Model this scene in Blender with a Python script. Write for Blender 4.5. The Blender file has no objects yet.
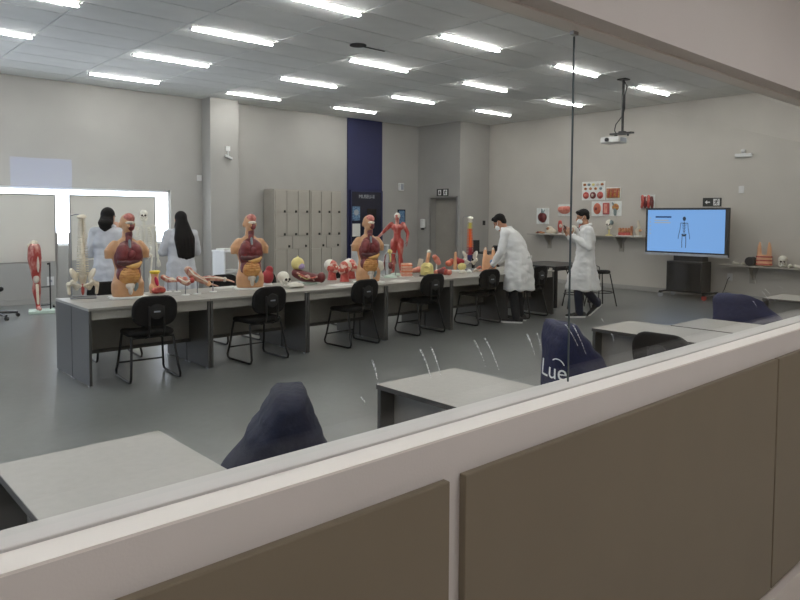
import bpy, bmesh, math, random
from mathutils import Vector, Matrix, Euler, noise
random.seed(7)
PI = math.pi
scene = bpy.context.scene
COL = scene.collection

# ------------------------------------------------------------------ camera
YAW, PITCH, ROLL, FPX, CYP, CAMH = .738854521, .0503161685, .00580335575, 683.83, 250.36, 1.62
_fw = Vector((math.sin(YAW)*math.cos(PITCH), math.cos(YAW)*math.cos(PITCH), -math.sin(PITCH)))
_r0 = Vector((math.cos(YAW), -math.sin(YAW), 0)); _u0 = _r0.cross(_fw)
_r = _r0*math.cos(ROLL) + _u0*math.sin(ROLL); _u = -_r0*math.sin(ROLL) + _u0*math.cos(ROLL)
CAM = Vector((0, 0, CAMH))
cd = bpy.data.cameras.new('camera'); cam = bpy.data.objects.new('camera', cd); COL.objects.link(cam)
cd.sensor_width = 36; cd.lens = FPX/800*36; cd.shift_y = -(300-CYP)/800; cd.clip_start = .02; cd.clip_end = 200
m3 = Matrix((_r, _u, -_fw)).transposed(); cam.matrix_world = Matrix.Translation(CAM) @ m3.to_4x4()
scene.camera = cam
def ray(x, y): return _r*((x-400)/FPX) - _u*((y-CYP)/FPX) + _fw
def at_z(x, y, z): d = ray(x, y); return CAM + d*((z-CAMH)/d.z)
def at_y(x, y, Y): d = ray(x, y); return CAM + d*(Y/d.y)
def at_x(x, y, X): d = ray(x, y); return CAM + d*(X/d.x)

# ------------------------------------------------------------------ world, exposure
LIGHT_E, WIN_E, WINL_E, COR_E = 84.0, 5.5, 1.8, 31.0
scene.view_settings.view_transform = 'Standard'; scene.view_settings.look = 'None'
scene.view_settings.gamma = 1; scene.view_settings.use_curve_mapping = False
scene.view_settings.exposure = 0.0
scene.cycles.caustics_reflective = False; scene.cycles.caustics_refractive = False; scene.cycles.blur_glossy = 1.0
w = bpy.data.worlds.new('world'); scene.world = w; w.use_nodes = True
w.node_tree.nodes['Background'].inputs[0].default_value = (.62, .74, 1, 1); w.node_tree.nodes['Background'].inputs[1].default_value = .6

# ------------------------------------------------------------------ materials
def lin(c): c /= 255; return c/12.92 if c <= .04045 else ((c+.055)/1.055)**2.4
def rgb(c): return (lin(c[0]), lin(c[1]), lin(c[2]), 1)
MATS = {}
def mat(name, col, rough=.5, metal=0, var=.06, scale=12, bump=0, bscale=60, col2=None, spec=.5, contrast=None, coat=0, kind='noise', vec=None, sheen=0):
    m = bpy.data.materials.new(name); m.use_nodes = True; nt = m.node_tree; b = nt.nodes['Principled BSDF']
    b.inputs['Roughness'].default_value = rough; b.inputs['Metallic'].default_value = metal
    b.inputs['Specular IOR Level'].default_value = spec
    if coat: b.inputs['Coat Weight'].default_value = coat; b.inputs['Coat Roughness'].default_value = .15
    if sheen: b.inputs['Sheen Weight'].default_value = sheen
    tc = nt.nodes.new('ShaderNodeTexCoord'); src = tc.outputs['Object']
    if vec:
        mp = nt.nodes.new('ShaderNodeMapping'); mp.inputs['Scale'].default_value = vec; nt.links.new(src, mp.inputs[0]); src = mp.outputs[0]
    c1 = rgb(col)
    if col2 is None: c2 = tuple(min(1, v*(1+var)) for v in c1[:3]) + (1,); c1 = tuple(v*(1-var) for v in c1[:3]) + (1,)
    else: c2 = rgb(col2)
    if kind == 'noise':
        n = nt.nodes.new('ShaderNodeTexNoise'); n.inputs['Scale'].default_value = scale; n.inputs['Detail'].default_value = 5; fac = n.outputs['Fac']
    else:
        n = nt.nodes.new('ShaderNodeTexVoronoi'); n.feature = 'DISTANCE_TO_EDGE'; n.inputs['Scale'].default_value = scale; fac = n.outputs['Distance']
    nt.links.new(src, n.inputs['Vector'])
    cr = nt.nodes.new('ShaderNodeValToRGB'); lo, hi = contrast or (.35, .65)
    cr.color_ramp.elements[0].position = lo; cr.color_ramp.elements[1].position = hi
    cr.color_ramp.elements[0].color = c1; cr.color_ramp.elements[1].color = c2
    nt.links.new(fac, cr.inputs[0]); nt.links.new(cr.outputs[0], b.inputs['Base Color'])
    if bump:
        n2 = nt.nodes.new('ShaderNodeTexNoise'); n2.inputs['Scale'].default_value = bscale; n2.inputs['Detail'].default_value = 3
        nt.links.new(src, n2.inputs['Vector'])
        bp = nt.nodes.new('ShaderNodeBump'); bp.inputs['Strength'].default_value = bump; bp.inputs['Distance'].default_value = .02
        nt.links.new(n2.outputs['Fac'], bp.inputs['Height']); nt.links.new(bp.outputs[0], b.inputs['Normal'])
    MATS[name] = m; return m
def emis(name, col, s, var=0):
    m = bpy.data.materials.new(name); m.use_nodes = True; nt = m.node_tree; nt.nodes.clear()
    e = nt.nodes.new('ShaderNodeEmission'); e.inputs[0].default_value = rgb(col); e.inputs[1].default_value = s
    o = nt.nodes.new('ShaderNodeOutputMaterial'); nt.links.new(e.outputs[0], o.inputs[0]); MATS[name] = m; return m
mat('wall', (167, 165, 160), .75, var=.025, scale=2, bump=.04, bscale=180)
mat('wall_warm', (198, 193, 184), .75, var=.025, scale=2, bump=.04, bscale=180)
mat('wall_corr', (200, 194, 188), .7, var=.02, scale=2, bump=.04, bscale=180)
mat('tile', (226, 227, 224), .85, var=.03, scale=3, bump=.12, bscale=120)
mat('grid', (70, 70, 69), .6, var=.03)
mat('corr_floor', (186, 178, 170), .35, var=.04, scale=5)
mat('sill', (226, 220, 212), .4, var=.02, scale=4)
mat('channel', (196, 193, 188), .45, var=.02, scale=4)
mat('panel', (116, 106, 88), .5, var=.03, scale=3, bump=.02, bscale=200)
mat('alu', (170, 168, 164), .35, .7, var=.03)
mat('silicone', (58, 68, 66), .3, var=.05)
mat('white_metal', (225, 226, 226), .4, var=.02)
mat('led', (240, 240, 240), .4)
mat('laminate', (158, 155, 147), .38, var=.03, scale=30, bump=.02, bscale=300)
mat('graphite', (72, 72, 70), .45, var=.04, scale=30)
mat('edge', (70, 68, 64), .5, var=.05)
mat('black_fabric', (20, 20, 21), .8, var=.15, scale=200, bump=.25, bscale=400, spec=.2)
mat('black_metal', (16, 16, 17), .35, var=.1)
mat('black_plastic', (24, 25, 26), .4, var=.1)
mat('grey_cab', (166, 161, 151), .5, var=.03, scale=4)
mat('dark_gap', (40, 38, 36), .7)
mat('navy', (30, 36, 78), .5, var=.06, scale=3)
mat('navy_dark', (27, 30, 48), .2, var=.06, scale=3)
mat('poster_blue', (42, 74, 118), .4, col2=(120, 160, 190), scale=30)
mat('paper', (222, 222, 216), .7, var=.02)
mat('print_grey', (160, 164, 172), .6)
mat('cover', (24, 29, 50), .7, var=.15, scale=40, bump=.5, bscale=14, spec=.25)
mat('cover_blue', (18, 25, 60), .6, var=.15, scale=40, bump=.5, bscale=14, spec=.25)
mat('coat', (232, 232, 230), .8, var=.03, scale=8, bump=.3, bscale=11)
mat('coat_grey', (205, 207, 212), .8, var=.03, scale=8, bump=.5, bscale=11)
mat('button', (190, 190, 188), .4)
mat('skin', (176, 128, 100), .5, var=.06, scale=20)
mat('skin_pale', (200, 156, 132), .5, var=.06, scale=20)
mat('hair', (15, 12, 12), .6, var=.3, scale=30, bump=.4, bscale=60, vec=(6, 6, .6), spec=.2)
mat('trousers', (18, 19, 24), .8, var=.2, scale=20, bump=.3, bscale=14)
mat('jeans', (24, 30, 50), .8, var=.2, scale=20, bump=.3, bscale=14)
mat('shoe', (28, 28, 30), .6, var=.2)
mat('sole', (225, 225, 222), .6)
mat('mask', (235, 238, 238), .8)
mat('flesh', (198, 150, 108), .42, var=.05, scale=8, coat=.2)
mat('peach', (232, 178, 136), .45, var=.05, scale=8)
mat('bone', (228, 218, 196), .5, var=.06, scale=18, bump=.15, bscale=50)
mat('bone_white', (232, 228, 214), .5, var=.05, scale=18, bump=.15, bscale=50)
mat('red', (168, 52, 48), .4, col2=(196, 92, 80), scale=22, coat=.2)
mat('deep_red', (104, 30, 32), .38, var=.2, scale=20, bump=.3, bscale=60, coat=.3)
mat('lung', (112, 36, 38), .4, var=.22, scale=24, bump=.35, bscale=70, coat=.25)
mat('liver', (78, 26, 30), .3, var=.12, scale=12, coat=.4)
mat('muscle', (164, 58, 50), .42, col2=(222, 170, 156), scale=9, contrast=(.48, .66), vec=(1, 1, .5), coat=.2)
mat('joint', (216, 178, 152), .45, col2=(176, 92, 82), scale=20, contrast=(.45, .62), coat=.15)
mat('muscle_head', (196, 92, 78), .42, col2=(232, 206, 190), scale=16, contrast=(.5, .6), coat=.2)
mat('ochre', (208, 156, 88), .42, col2=(184, 120, 62), scale=16, bump=.25, bscale=50, coat=.2)
mat('stomach', (226, 176, 104), .4, var=.08, coat=.3)
mat('pale_org', (206, 196, 182), .4, var=.08)
mat('greyblue', (120, 136, 138), .4, var=.1)
mat('brain', (206, 136, 122), .45, col2=(176, 92, 84), scale=40, bump=.6, bscale=50)
mat('eye_white', (232, 224, 206), .3)
mat('yellow', (232, 204, 60), .45, var=.05)
mat('cream', (226, 212, 140), .5, var=.08, scale=20, bump=.2, bscale=50)
mat('magenta', (196, 34, 84), .4)
mat('purple', (164, 144, 186), .5, var=.06)
mat('orange', (222, 100, 40), .45, var=.06)
mat('kidney', (206, 122, 88), .45, col2=(180, 80, 60), scale=12)
mat('peach_block', (226, 158, 128), .4, col2=(236, 200, 178), scale=14)
mat('blue_bone', (58, 58, 118), .45, var=.08)
mat('yellow_green', (206, 196, 92), .45, var=.08)
mat('crimson', (160, 40, 52), .45, var=.08)
mat('pale_green', (196, 214, 200), .4, var=.03)
mat('pink', (226, 160, 140), .45, col2=(206, 106, 92), scale=14)
mat('brown_section', (150, 84, 58), .5, col2=(204, 150, 108), scale=16)
mat('gold', (196, 150, 70), .5, col2=(150, 70, 54), scale=24)
mat('socket', (52, 40, 34), .8)
mat('board', (222, 220, 212), .45, var=.02, scale=2)
mat('outlet', (222, 222, 220), .5, var=.01)
mat('dark_glass_screen', (14, 15, 17), .12, var=.05)
mat('bezel', (26, 27, 29), .35)
mat('silver', (186, 188, 192), .3, .6)
mat('sign_dark', (34, 40, 36), .5)
mat('sign_white', (236, 238, 234), .5)
mat('rubber', (30, 30, 30), .7)
mat('red_wheel', (170, 60, 52), .5)
mat('proj', (214, 214, 210), .4)
mat('steel', (150, 152, 155), .3, .8)
emis('tube', (255, 253, 250), LIGHT_E)
emis('daylight', (232, 240, 255), WIN_E)
emis('daylight_left', (205, 224, 255), WINL_E)
emis('sky_blue', (120, 160, 250), 6.5)
emis('corr_tube', (252, 249, 250), COR_E)
emis('screen', (128, 176, 236), .95)
emis('screen_dark', (52, 66, 84), .8)
emis('screen_bone', (196, 190, 170), .8)
emis('screen_bar', (30, 60, 110), .8)
def floor_mat():
    m = bpy.data.materials.new('concrete'); m.use_nodes = True; nt = m.node_tree; b = nt.nodes['Principled BSDF']
    tc = nt.nodes.new('ShaderNodeTexCoord')
    n1 = nt.nodes.new('ShaderNodeTexNoise'); n1.inputs['Scale'].default_value = .9; n1.inputs['Detail'].default_value = 5; n1.inputs['Roughness'].default_value = .5
    n2 = nt.nodes.new('ShaderNodeTexNoise'); n2.inputs['Scale'].default_value = 14; n2.inputs['Detail'].default_value = 4
    mx = nt.nodes.new('ShaderNodeMix'); mx.inputs[0].default_value = .3
    for n in (n1, n2): nt.links.new(tc.outputs['Object'], n.inputs['Vector'])
    nt.links.new(n1.outputs['Fac'], mx.inputs[2]); nt.links.new(n2.outputs['Fac'], mx.inputs[3])
    cr = nt.nodes.new('ShaderNodeValToRGB'); cr.color_ramp.elements[0].position = .22; cr.color_ramp.elements[1].position = .78
    cr.color_ramp.elements[0].color = rgb((92, 95, 92)); cr.color_ramp.elements[1].color = rgb((118, 120, 117))
    nt.links.new(mx.outputs[0], cr.inputs[0]); nt.links.new(cr.outputs[0], b.inputs['Base Color'])
    rr = nt.nodes.new('ShaderNodeMapRange'); rr.inputs['To Min'].default_value = .3; rr.inputs['To Max'].default_value = .32
    nt.links.new(n1.outputs['Fac'], rr.inputs['Value']); nt.links.new(rr.outputs[0], b.inputs['Roughness'])
    MATS['concrete'] = m
floor_mat()
def glass_mat():
    m = bpy.data.materials.new('pane_glass'); m.use_nodes = True; nt = m.node_tree; nt.nodes.clear()
    o = nt.nodes.new('ShaderNodeOutputMaterial'); t = nt.nodes.new('ShaderNodeBsdfTransparent'); t.inputs[0].default_value = (.955, .97, .962, 1)
    g = nt.nodes.new('ShaderNodeBsdfGlossy'); g.inputs['Roughness'].default_value = 0; g.inputs[0].default_value = (1, 1, 1, 1)
    lw = nt.nodes.new('ShaderNodeLayerWeight'); pw = nt.nodes.new('ShaderNodeMath'); pw.operation = 'POWER'; pw.inputs[1].default_value = 5; nt.links.new(lw.outputs['Facing'], pw.inputs[0])
    f = nt.nodes.new('ShaderNodeMapRange'); f.inputs['To Min'].default_value = .024; f.inputs['To Max'].default_value = 1; nt.links.new(pw.outputs[0], f.inputs['Value']); lw.inputs['Blend'].default_value = .5
    mx = nt.nodes.new('ShaderNodeMixShader'); nt.links.new(f.outputs[0], mx.inputs[0]); nt.links.new(t.outputs[0], mx.inputs[1]); nt.links.new(g.outputs[0], mx.inputs[2])
    nt.links.new(mx.outputs[0], o.inputs[0]); MATS['pane_glass'] = m
    m = bpy.data.materials.new('reflection_white'); m.use_nodes = True; nt = m.node_tree; nt.nodes.clear()
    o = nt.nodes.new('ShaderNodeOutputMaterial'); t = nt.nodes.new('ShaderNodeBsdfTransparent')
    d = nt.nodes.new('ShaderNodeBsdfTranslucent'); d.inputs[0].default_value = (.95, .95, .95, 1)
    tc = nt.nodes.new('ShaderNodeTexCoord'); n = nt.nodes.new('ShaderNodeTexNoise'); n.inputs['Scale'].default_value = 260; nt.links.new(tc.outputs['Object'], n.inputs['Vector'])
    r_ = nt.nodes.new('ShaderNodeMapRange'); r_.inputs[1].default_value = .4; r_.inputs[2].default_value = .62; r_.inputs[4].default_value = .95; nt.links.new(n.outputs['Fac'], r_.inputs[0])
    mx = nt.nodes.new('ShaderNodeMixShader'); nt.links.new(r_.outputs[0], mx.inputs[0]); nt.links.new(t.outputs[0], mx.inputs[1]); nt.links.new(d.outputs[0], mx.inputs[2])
    nt.links.new(mx.outputs[0], o.inputs[0]); MATS['reflection_white'] = m
    m = bpy.data.materials.new('clear_plastic'); m.use_nodes = True; nt = m.node_tree; nt.nodes.clear()
    o = nt.nodes.new('ShaderNodeOutputMaterial'); t = nt.nodes.new('ShaderNodeBsdfTransparent'); t.inputs[0].default_value = (.92, .96, .94, 1)
    g = nt.nodes.new('ShaderNodeBsdfPrincipled'); g.inputs['Base Color'].default_value = (.8, .86, .84, 1); g.inputs['Roughness'].default_value = .15
    mx = nt.nodes.new('ShaderNodeMixShader'); mx.inputs[0].default_value = .3; nt.links.new(t.outputs[0], mx.inputs[1]); nt.links.new(g.outputs[0], mx.inputs[2])
    nt.links.new(mx.outputs[0], o.inputs[0]); MATS['clear_plastic'] = m
glass_mat()

# ------------------------------------------------------------------ mesh builder
def V3(*a): return Vector(a[0] if len(a) == 1 else a)
class MB:
    def __init__(s): s.v = []; s.f = []
    def add(s, vs, fs):
        o = len(s.v); s.v += [tuple(v) for v in vs]; s.f += [tuple(i+o for i in f) for f in fs]; return s
    def bb(s, x0, x1, y0, y1, z0, z1):
        return s.add([(x0,y0,z0),(x1,y0,z0),(x1,y1,z0),(x0,y1,z0),(x0,y0,z1),(x1,y0,z1),(x1,y1,z1),(x0,y1,z1)],
                     [(0,3,2,1),(4,5,6,7),(0,1,5,4),(1,2,6,5),(2,3,7,6),(3,0,4,7)])
    def box(s, c, d, rot=None):
        m = MB().bb(-d[0]/2, d[0]/2, -d[1]/2, d[1]/2, -d[2]/2, d[2]/2); R = Euler(rot).to_matrix() if rot else Matrix.Identity(3)
        return s.add([R @ Vector(v) + Vector(c) for v in m.v], m.f)
    def rings(s, rs, caps=True, closed=False):
        n = len(rs[0]); vs = [p for r in rs for p in r]; fs = []
        K = len(rs)
        for i in range(K if closed else K-1):
            for j in range(n):
                a = i*n+j; b = i*n+(j+1) % n; c = ((i+1) % K)*n+(j+1) % n; d = ((i+1) % K)*n+j
                fs.append((a, b, c, d))
        if caps and not closed: fs.append(tuple(range(n-1, -1, -1))); fs.append(tuple((K-1)*n+j for j in range(n)))
        return s.add(vs, fs)
    def tube(s, pts, r, n=8, closed=False, flat=1):
        pts = [Vector(p) for p in pts]; K = len(pts); rs = r if isinstance(r, (list, tuple)) else [r]*K
        t0 = (pts[1]-pts[0]).normalized(); up = Vector((0, 0, 1)) if abs(t0.z) < .9 else Vector((0, 1, 0)); out = []
        nrm = t0.cross(up).normalized()
        for i, p in enumerate(pts):
            if closed: t = (pts[(i+1) % K]-pts[i-1]).normalized()
            elif i == 0: t = t0
            elif i == K-1: t = (pts[-1]-pts[-2]).normalized()
            else: t = ((pts[i+1]-p).normalized()+(p-pts[i-1]).normalized()); t = t.normalized() if t.length > 1e-6 else (pts[i+1]-p).normalized()
            nrm = (nrm-t*nrm.dot(t)); nrm = nrm.normalized() if nrm.length > 1e-6 else t.orthogonal().normalized(); bi = t.cross(nrm)
            out.append([p+nrm*(rs[i]*math.cos(2*PI*k/n))+bi*(rs[i]*flat*math.sin(2*PI*k/n)) for k in range(n)])
        return s.rings(out, closed=closed)
    def cap(s, a, b, ra, rb=None, n=12):
        a = Vector(a); b = Vector(b); rb = ra if rb is None else rb; d = (b-a); L = d.length; d = d.normalized() if L > 1e-6 else Vector((0, 0, 1))
        pts = []; rr = []
        for t in (-.98, -.8, -.5, 0): pts.append(a+d*(ra*t)); rr.append(ra*math.sqrt(1-t*t))
        for t in (0, .5, .8, .98): pts.append(b+d*(rb*t)); rr.append(rb*math.sqrt(1-t*t))
        return s.tube(pts, rr, n)
    def chain(s, pts, rs, n=12):
        for i in range(len(pts)-1): s.cap(pts[i], pts[i+1], rs[i], rs[i+1], n)
        return s
    def ell(s, c, r, rot=None, n=16, m=10):
        R = rot if isinstance(rot, Matrix) else Euler(rot).to_matrix() if rot else Matrix.Identity(3); c = Vector(c)
        r = (r, r, r) if isinstance(r, (int, float)) else r; rs = []
        for i in range(1, m):
            th = PI*i/m; rs.append([c+R @ Vector((r[0]*math.sin(th)*math.cos(2*PI*k/n), r[1]*math.sin(th)*math.sin(2*PI*k/n), -r[2]*math.cos(th))) for k in range(n)])
        o = len(s.v); s.rings(rs, caps=False); b = len(s.v); s.v += [tuple(c+R @ Vector((0, 0, -r[2]))), tuple(c+R @ Vector((0, 0, r[2])))]
        for k in range(n): s.f.append((b, o+(k+1) % n, o+k)); q = o+(m-2)*n; s.f.append((b+1, q+k, q+(k+1) % n))
        return s
    def lathe(s, prof, c=(0, 0, 0), n=20, sx=1, sy=1):
        c = Vector(c); return s.rings([[c+Vector((r*sx*math.cos(2*PI*k/n), r*sy*math.sin(2*PI*k/n), z)) for k in range(n)] for r, z in prof])
    def prism(s, poly, d0, d1, axis='z'):
        def mk(p, d): return {'z': (p[0], p[1], d), 'y': (p[0], d, p[1]), 'x': (d, p[0], p[1])}[axis]
        n = len(poly); vs = [mk(p, d0) for p in poly]+[mk(p, d1) for p in poly]
        return s.add(vs, [tuple(range(n-1, -1, -1)), tuple(range(n, 2*n))]+[(i, (i+1) % n, n+(i+1) % n, n+i) for i in range(n)])
    def eloft(s, secs, n=24, p=2.0):
        # secs: (cx, cy, z, rx, ry[, tilt]) superellipse rings
        rs = []
        for q in secs:
            cx, cy, z, rx, ry = q[:5]; tl = q[5] if len(q) > 5 else 0; ring = []
            for k in range(n):
                a = 2*PI*k/n; c_, s_ = math.cos(a), math.sin(a)
                ex = abs(c_)**(2/p)*(1 if c_ >= 0 else -1); ey = abs(s_)**(2/p)*(1 if s_ >= 0 else -1)
                ring.append(Vector((cx+rx*ex, cy+ry*ey, z+tl*ry*ey)))
            rs.append(ring)
        return s.rings(rs)
    def mesh(s, name='m'):
        me = bpy.data.meshes.new(name); me.from_pydata(s.v, [], s.f)
        bm = bmesh.new(); bm.from_mesh(me); bmesh.ops.recalc_face_normals(bm, faces=bm.faces); bm.to_mesh(me); bm.free(); me.update(); return me
def rrect(w, h, r, n=5):
    out = []
    for cx, cy, a0 in ((w/2-r, h/2-r, 0), (-w/2+r, h/2-r, PI/2), (-w/2+r, -h/2+r, PI), (w/2-r, -h/2+r, 1.5*PI)):
        for k in range(n+1): a = a0+PI/2*k/n; out.append((cx+r*math.cos(a), cy+r*math.sin(a)))
    return out
def smooth(me, on=True):
    if on: me.polygons.foreach_set('use_smooth', [True]*len(me.polygons))
def link(o, parent=None):
    COL.objects.link(o)
    if parent is not None: o.parent = parent
    return o
def obj(name, mb, m, parent=None, loc=None, rot=None, sm=False, bevel=0, angle=35):
    me = mb.mesh(name) if isinstance(mb, MB) else mb
    if not me.materials: me.materials.append(MATS[m])
    if sm:
        smooth(me)
        if angle and isinstance(mb, MB):
            bm = bmesh.new(); bm.from_mesh(me)
            for e in bm.edges:
                if len(e.link_faces) == 2 and e.calc_face_angle(0) > math.radians(angle): e.smooth = False
            bm.to_mesh(me); bm.free()
    o = link(bpy.data.objects.new(name, me), parent)
    if loc: o.location = loc
    if rot: o.rotation_euler = rot
    if bevel:
        b = o.modifiers.new('bevel', 'BEVEL'); b.width = bevel; b.segments = 2; b.limit_method = 'ANGLE'; b.angle_limit = math.radians(40)
    return o
def tag(o, label=None, cat=None, group=None, kind=None):
    if label: o['label'] = label
    if cat: o['category'] = cat
    if group: o['group'] = group
    if kind: o['kind'] = kind
    return o
def thing(name, label, cat, loc=(0, 0, 0), rz=0, group=None):
    o = link(bpy.data.objects.new(name, None)); o.empty_display_size = .1; o.location = loc; o.rotation_euler = (0, 0, rz); return tag(o, label, cat, group)
def struct(name, mb, m, label=None, **k): return tag(obj(name, mb, m, **k), label, None, None, 'structure')
def dup(root, loc=None, rz=None, label=None, group=None, scale=None):
    r = root.copy(); COL.objects.link(r)
    if loc is not None: r.location = loc
    if rz is not None: r.rotation_euler = (0, 0, rz)
    if label: r['label'] = label
    if group: r['group'] = group
    if scale: r.scale = (scale,)*3
    for ch in list(root.children):
        c = ch.copy(); COL.objects.link(c); c.parent = r
        for g in list(ch.children): d = g.copy(); COL.objects.link(d); d.parent = c
    return r
BK = bpy.data.scenes.new('bake'); BVL = BK.view_layers[0]
def bake(mb, voxel, it=2, m=None):
    o = bpy.data.objects.new('tmp', mb.mesh()); BK.collection.objects.link(o)
    r = o.modifiers.new('r', 'REMESH'); r.mode = 'VOXEL'; r.voxel_size = voxel
    if it: q = o.modifiers.new('s', 'SMOOTH'); q.factor = .5; q.iterations = it
    BVL.update(); me = bpy.data.meshes.new_from_object(o.evaluated_get(BVL.depsgraph))
    me.materials.clear()
    if m: me.materials.append(MATS[m])
    bpy.data.objects.remove(o); smooth(me); return me
def blob(name, mb, m, parent=None, voxel=.01, it=2, loc=None, rot=None):
    return obj(name, bake(mb, voxel, it, m), m, parent, loc, rot)
def text_mesh(s, size, depth=.002):
    c = bpy.data.curves.new('t', 'FONT'); c.body = s; c.size = size; c.extrude = depth; c.align_x = 'CENTER'; c.align_y = 'CENTER'
    o = bpy.data.objects.new('t', c); COL.objects.link(o); dg = bpy.context.evaluated_depsgraph_get()
    me = bpy.data.meshes.new_from_object(o.evaluated_get(dg)); me.materials.clear(); bpy.data.objects.remove(o); return me
ORD = ['first', 'second', 'third', 'fourth', 'fifth', 'sixth', 'seventh', 'eighth']

# ------------------------------------------------------------------ room shell
XL, XR, YF, YB, ZC = -2.6, 14.09, 1.0, 13.5, 4.04
struct('floor', MB().bb(XL, XR, YF+.02, YB, -.1, 0), 'concrete')
struct('floor_corridor', MB().bb(XL-2, XR, -2.2, YF+.02, -.1, 0), 'corr_floor')
WX1, WZ0, WZ1 = 5.96, 1.03, 2.11
wb = MB().bb(WX1, XR, YB, YB+.2, 0, ZC+.1).bb(XL, WX1, YB, YB+.2, 0, WZ0).bb(XL, WX1, YB, YB+.2, WZ1, ZC+.1).bb(XL, XL+.5, YB, YB+.2, WZ0, WZ1)
struct('wall_back', wb, 'wall')
struct('wall_right', MB().bb(XR, XR+.2, -2.2, YB+.2, -.1, ZC+.1), 'wall_warm')
wl = MB().bb(XL-.2, XL, YF, YB+.2, 0, .9).bb(XL-.2, XL, YF, YB+.2, 2.9, ZC+.1)
for y0, y1 in ((YF, 2.4), (5.2, 6.0), (9.0, 9.6), (12.9, YB+.2)): wl.bb(XL-.2, XL, y0, y1, .9, 2.9)
struct('wall_left', wl, 'wall')
win = struct('window_1', MB().bb(XL+.5, WX1, YB+.1, YB+.12, WZ0, WZ1), 'daylight')
fr = MB()
fr.bb(XL+.5, WX1, YB+.04, YB+.1, WZ0, WZ0+.04).bb(XL+.5, WX1, YB+.04, YB+.1, WZ1-.04, WZ1).bb(WX1-.04, WX1, YB+.04, YB+.1, WZ0, WZ1)
obj('window_frame', fr, 'white_metal', win)
for i, (y0, y1) in enumerate(((2.4, 5.2), (6.0, 9.0), (9.6, 12.9))):
    wn = struct('window_%d' % (i+2), MB().bb(XL-.12, XL-.1, y0, y1, .9, 2.9), 'daylight_left')
    obj('window_frame', MB().bb(XL-.1, XL-.04, y0, y1, .9, .95).bb(XL-.1, XL-.04, y0, y1, 2.85, 2.9).bb(XL-.1, XL-.04, (y0+y1)/2-.03, (y0+y1)/2+.03, .95, 2.85), 'white_metal', wn)
# column on the back wall and boxed-in corner with a doorway
struct('column_back', MB().bb(6.65, 7.3, 13.12, YB, 0, ZC), 'wall', bevel=.008)
BX, BY = 12.95, 11.95
struct('wall_corner', MB().bb(BX, XR, BY, BY+.1, 0, ZC).bb(BX, BX+.35, BY+.1, 12.05, 0, ZC).bb(BX, BX+.35, 13.02, YB, 0, ZC).bb(BX, BX+.35, 12.05, 13.02, 2.12, ZC), 'wall')
dr = struct('door_1', MB().bb(BX+.22, BX+.26, 12.05, 13.02, 0, 2.12), 'grey_cab')
obj('door_handle', MB().tube([(BX+.22, 12.15, 1.0), (BX+.17, 12.15, 1.0), (BX+.17, 12.28, 1.0)], .01), 'steel', dr, sm=True)
obj('door_frame', MB().bb(BX-.02, BX+.02, 12.03, 12.07, 0, 2.14).bb(BX-.02, BX+.02, 13.0, 13.04, 0, 2.14).bb(BX-.02, BX+.02, 12.03, 13.04, 2.10, 2.15), 'alu', dr)
# navy full-height strip with a dark door
nx0, nx1 = 10.5, 11.63
struct('trim_1', MB().bb(nx0, nx1, YB-.03, YB, 0, ZC), 'navy')
dr = struct('door_2', MB().bb(nx0+.1, nx1-.06, YB-.07, YB-.03, 0, 2.22), 'navy_dark')
obj('door_frame', MB().bb(nx0+.06, nx0+.1, YB-.08, YB-.03, 0, 2.26).bb(nx1-.06, nx1-.02, YB-.08, YB-.03, 0, 2.26).bb(nx0+.1, nx1-.06, YB-.08, YB-.03, 2.22, 2.26), 'navy', dr)
tm = text_mesh('MUSEU-II', .13); o = obj('door_lettering', tm, 'print_grey', dr, loc=(11.08, YB-.073, 2.1), rot=(PI/2, 0, 0))
obj('poster', MB().bb(10.62, 10.86, YB-.078, YB-.07, 1.5, 1.85), 'poster_blue', dr)
obj('poster_disc', MB().lathe([(.001, 0), (.075, 0), (.075, .004), (.001, .004)], n=24), 'print_grey', dr, loc=(10.74, YB-.078, 1.70), rot=(PI/2, 0, 0))
obj('notice_sheet', MB().bb(10.62, 10.87, YB-.076, YB-.07, 1.1, 1.42), 'paper', dr)
obj('door_window', MB().bb(11.1, 11.4, YB-.074, YB-.07, 1.5, 1.8), 'dark_glass_screen', dr)
# baseboards
struct('baseboard_right', MB().bb(XR-.015, XR, YF+.2, BY, 0, .1), 'wall', bevel=.004)
struct('baseboard_back', MB().bb(XL, 6.65, YB-.015, YB, 0, .1).bb(7.3, nx0, YB-.015, YB, 0, .1), 'wall', bevel=.004)
# ceiling: slab plus tiles
ceil = struct('ceiling', MB().bb(XL, XR, YF, YB+.2, ZC+.02, ZC+.12), 'grid')
TX, TY, gx0, gy0 = 1.29, .648, 2.65-1.29*5, 6.39-.648*9
tile_me = {}
def tile(x0, x1, y0, y1):
    k = (round(x1-x0, 3), round(y1-y0, 3))
    if k not in tile_me:
        a, b = (x1-x0)/2, (y1-y0)/2; me = MB().add([(-a, -b, 0), (a, -b, 0), (a, b, 0), (-a, b, 0), (-a-.004, -b-.004, .02), (a+.004, -b-.004, .02), (a+.004, b+.004, .02), (-a-.004, b+.004, .02)],
            [(0, 1, 2, 3), (0, 1, 5, 4), (1, 2, 6, 5), (2, 3, 7, 6), (3, 0, 4, 7), (4, 5, 6, 7)]).mesh('tile'); me.materials.append(MATS['tile']); tile_me[k] = me
    o = link(bpy.data.objects.new('ceiling_tile', tile_me[k]), ceil); o.location = ((x0+x1)/2, (y0+y1)/2, ZC+random.uniform(-.0005, .0005))
i = 0
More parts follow.
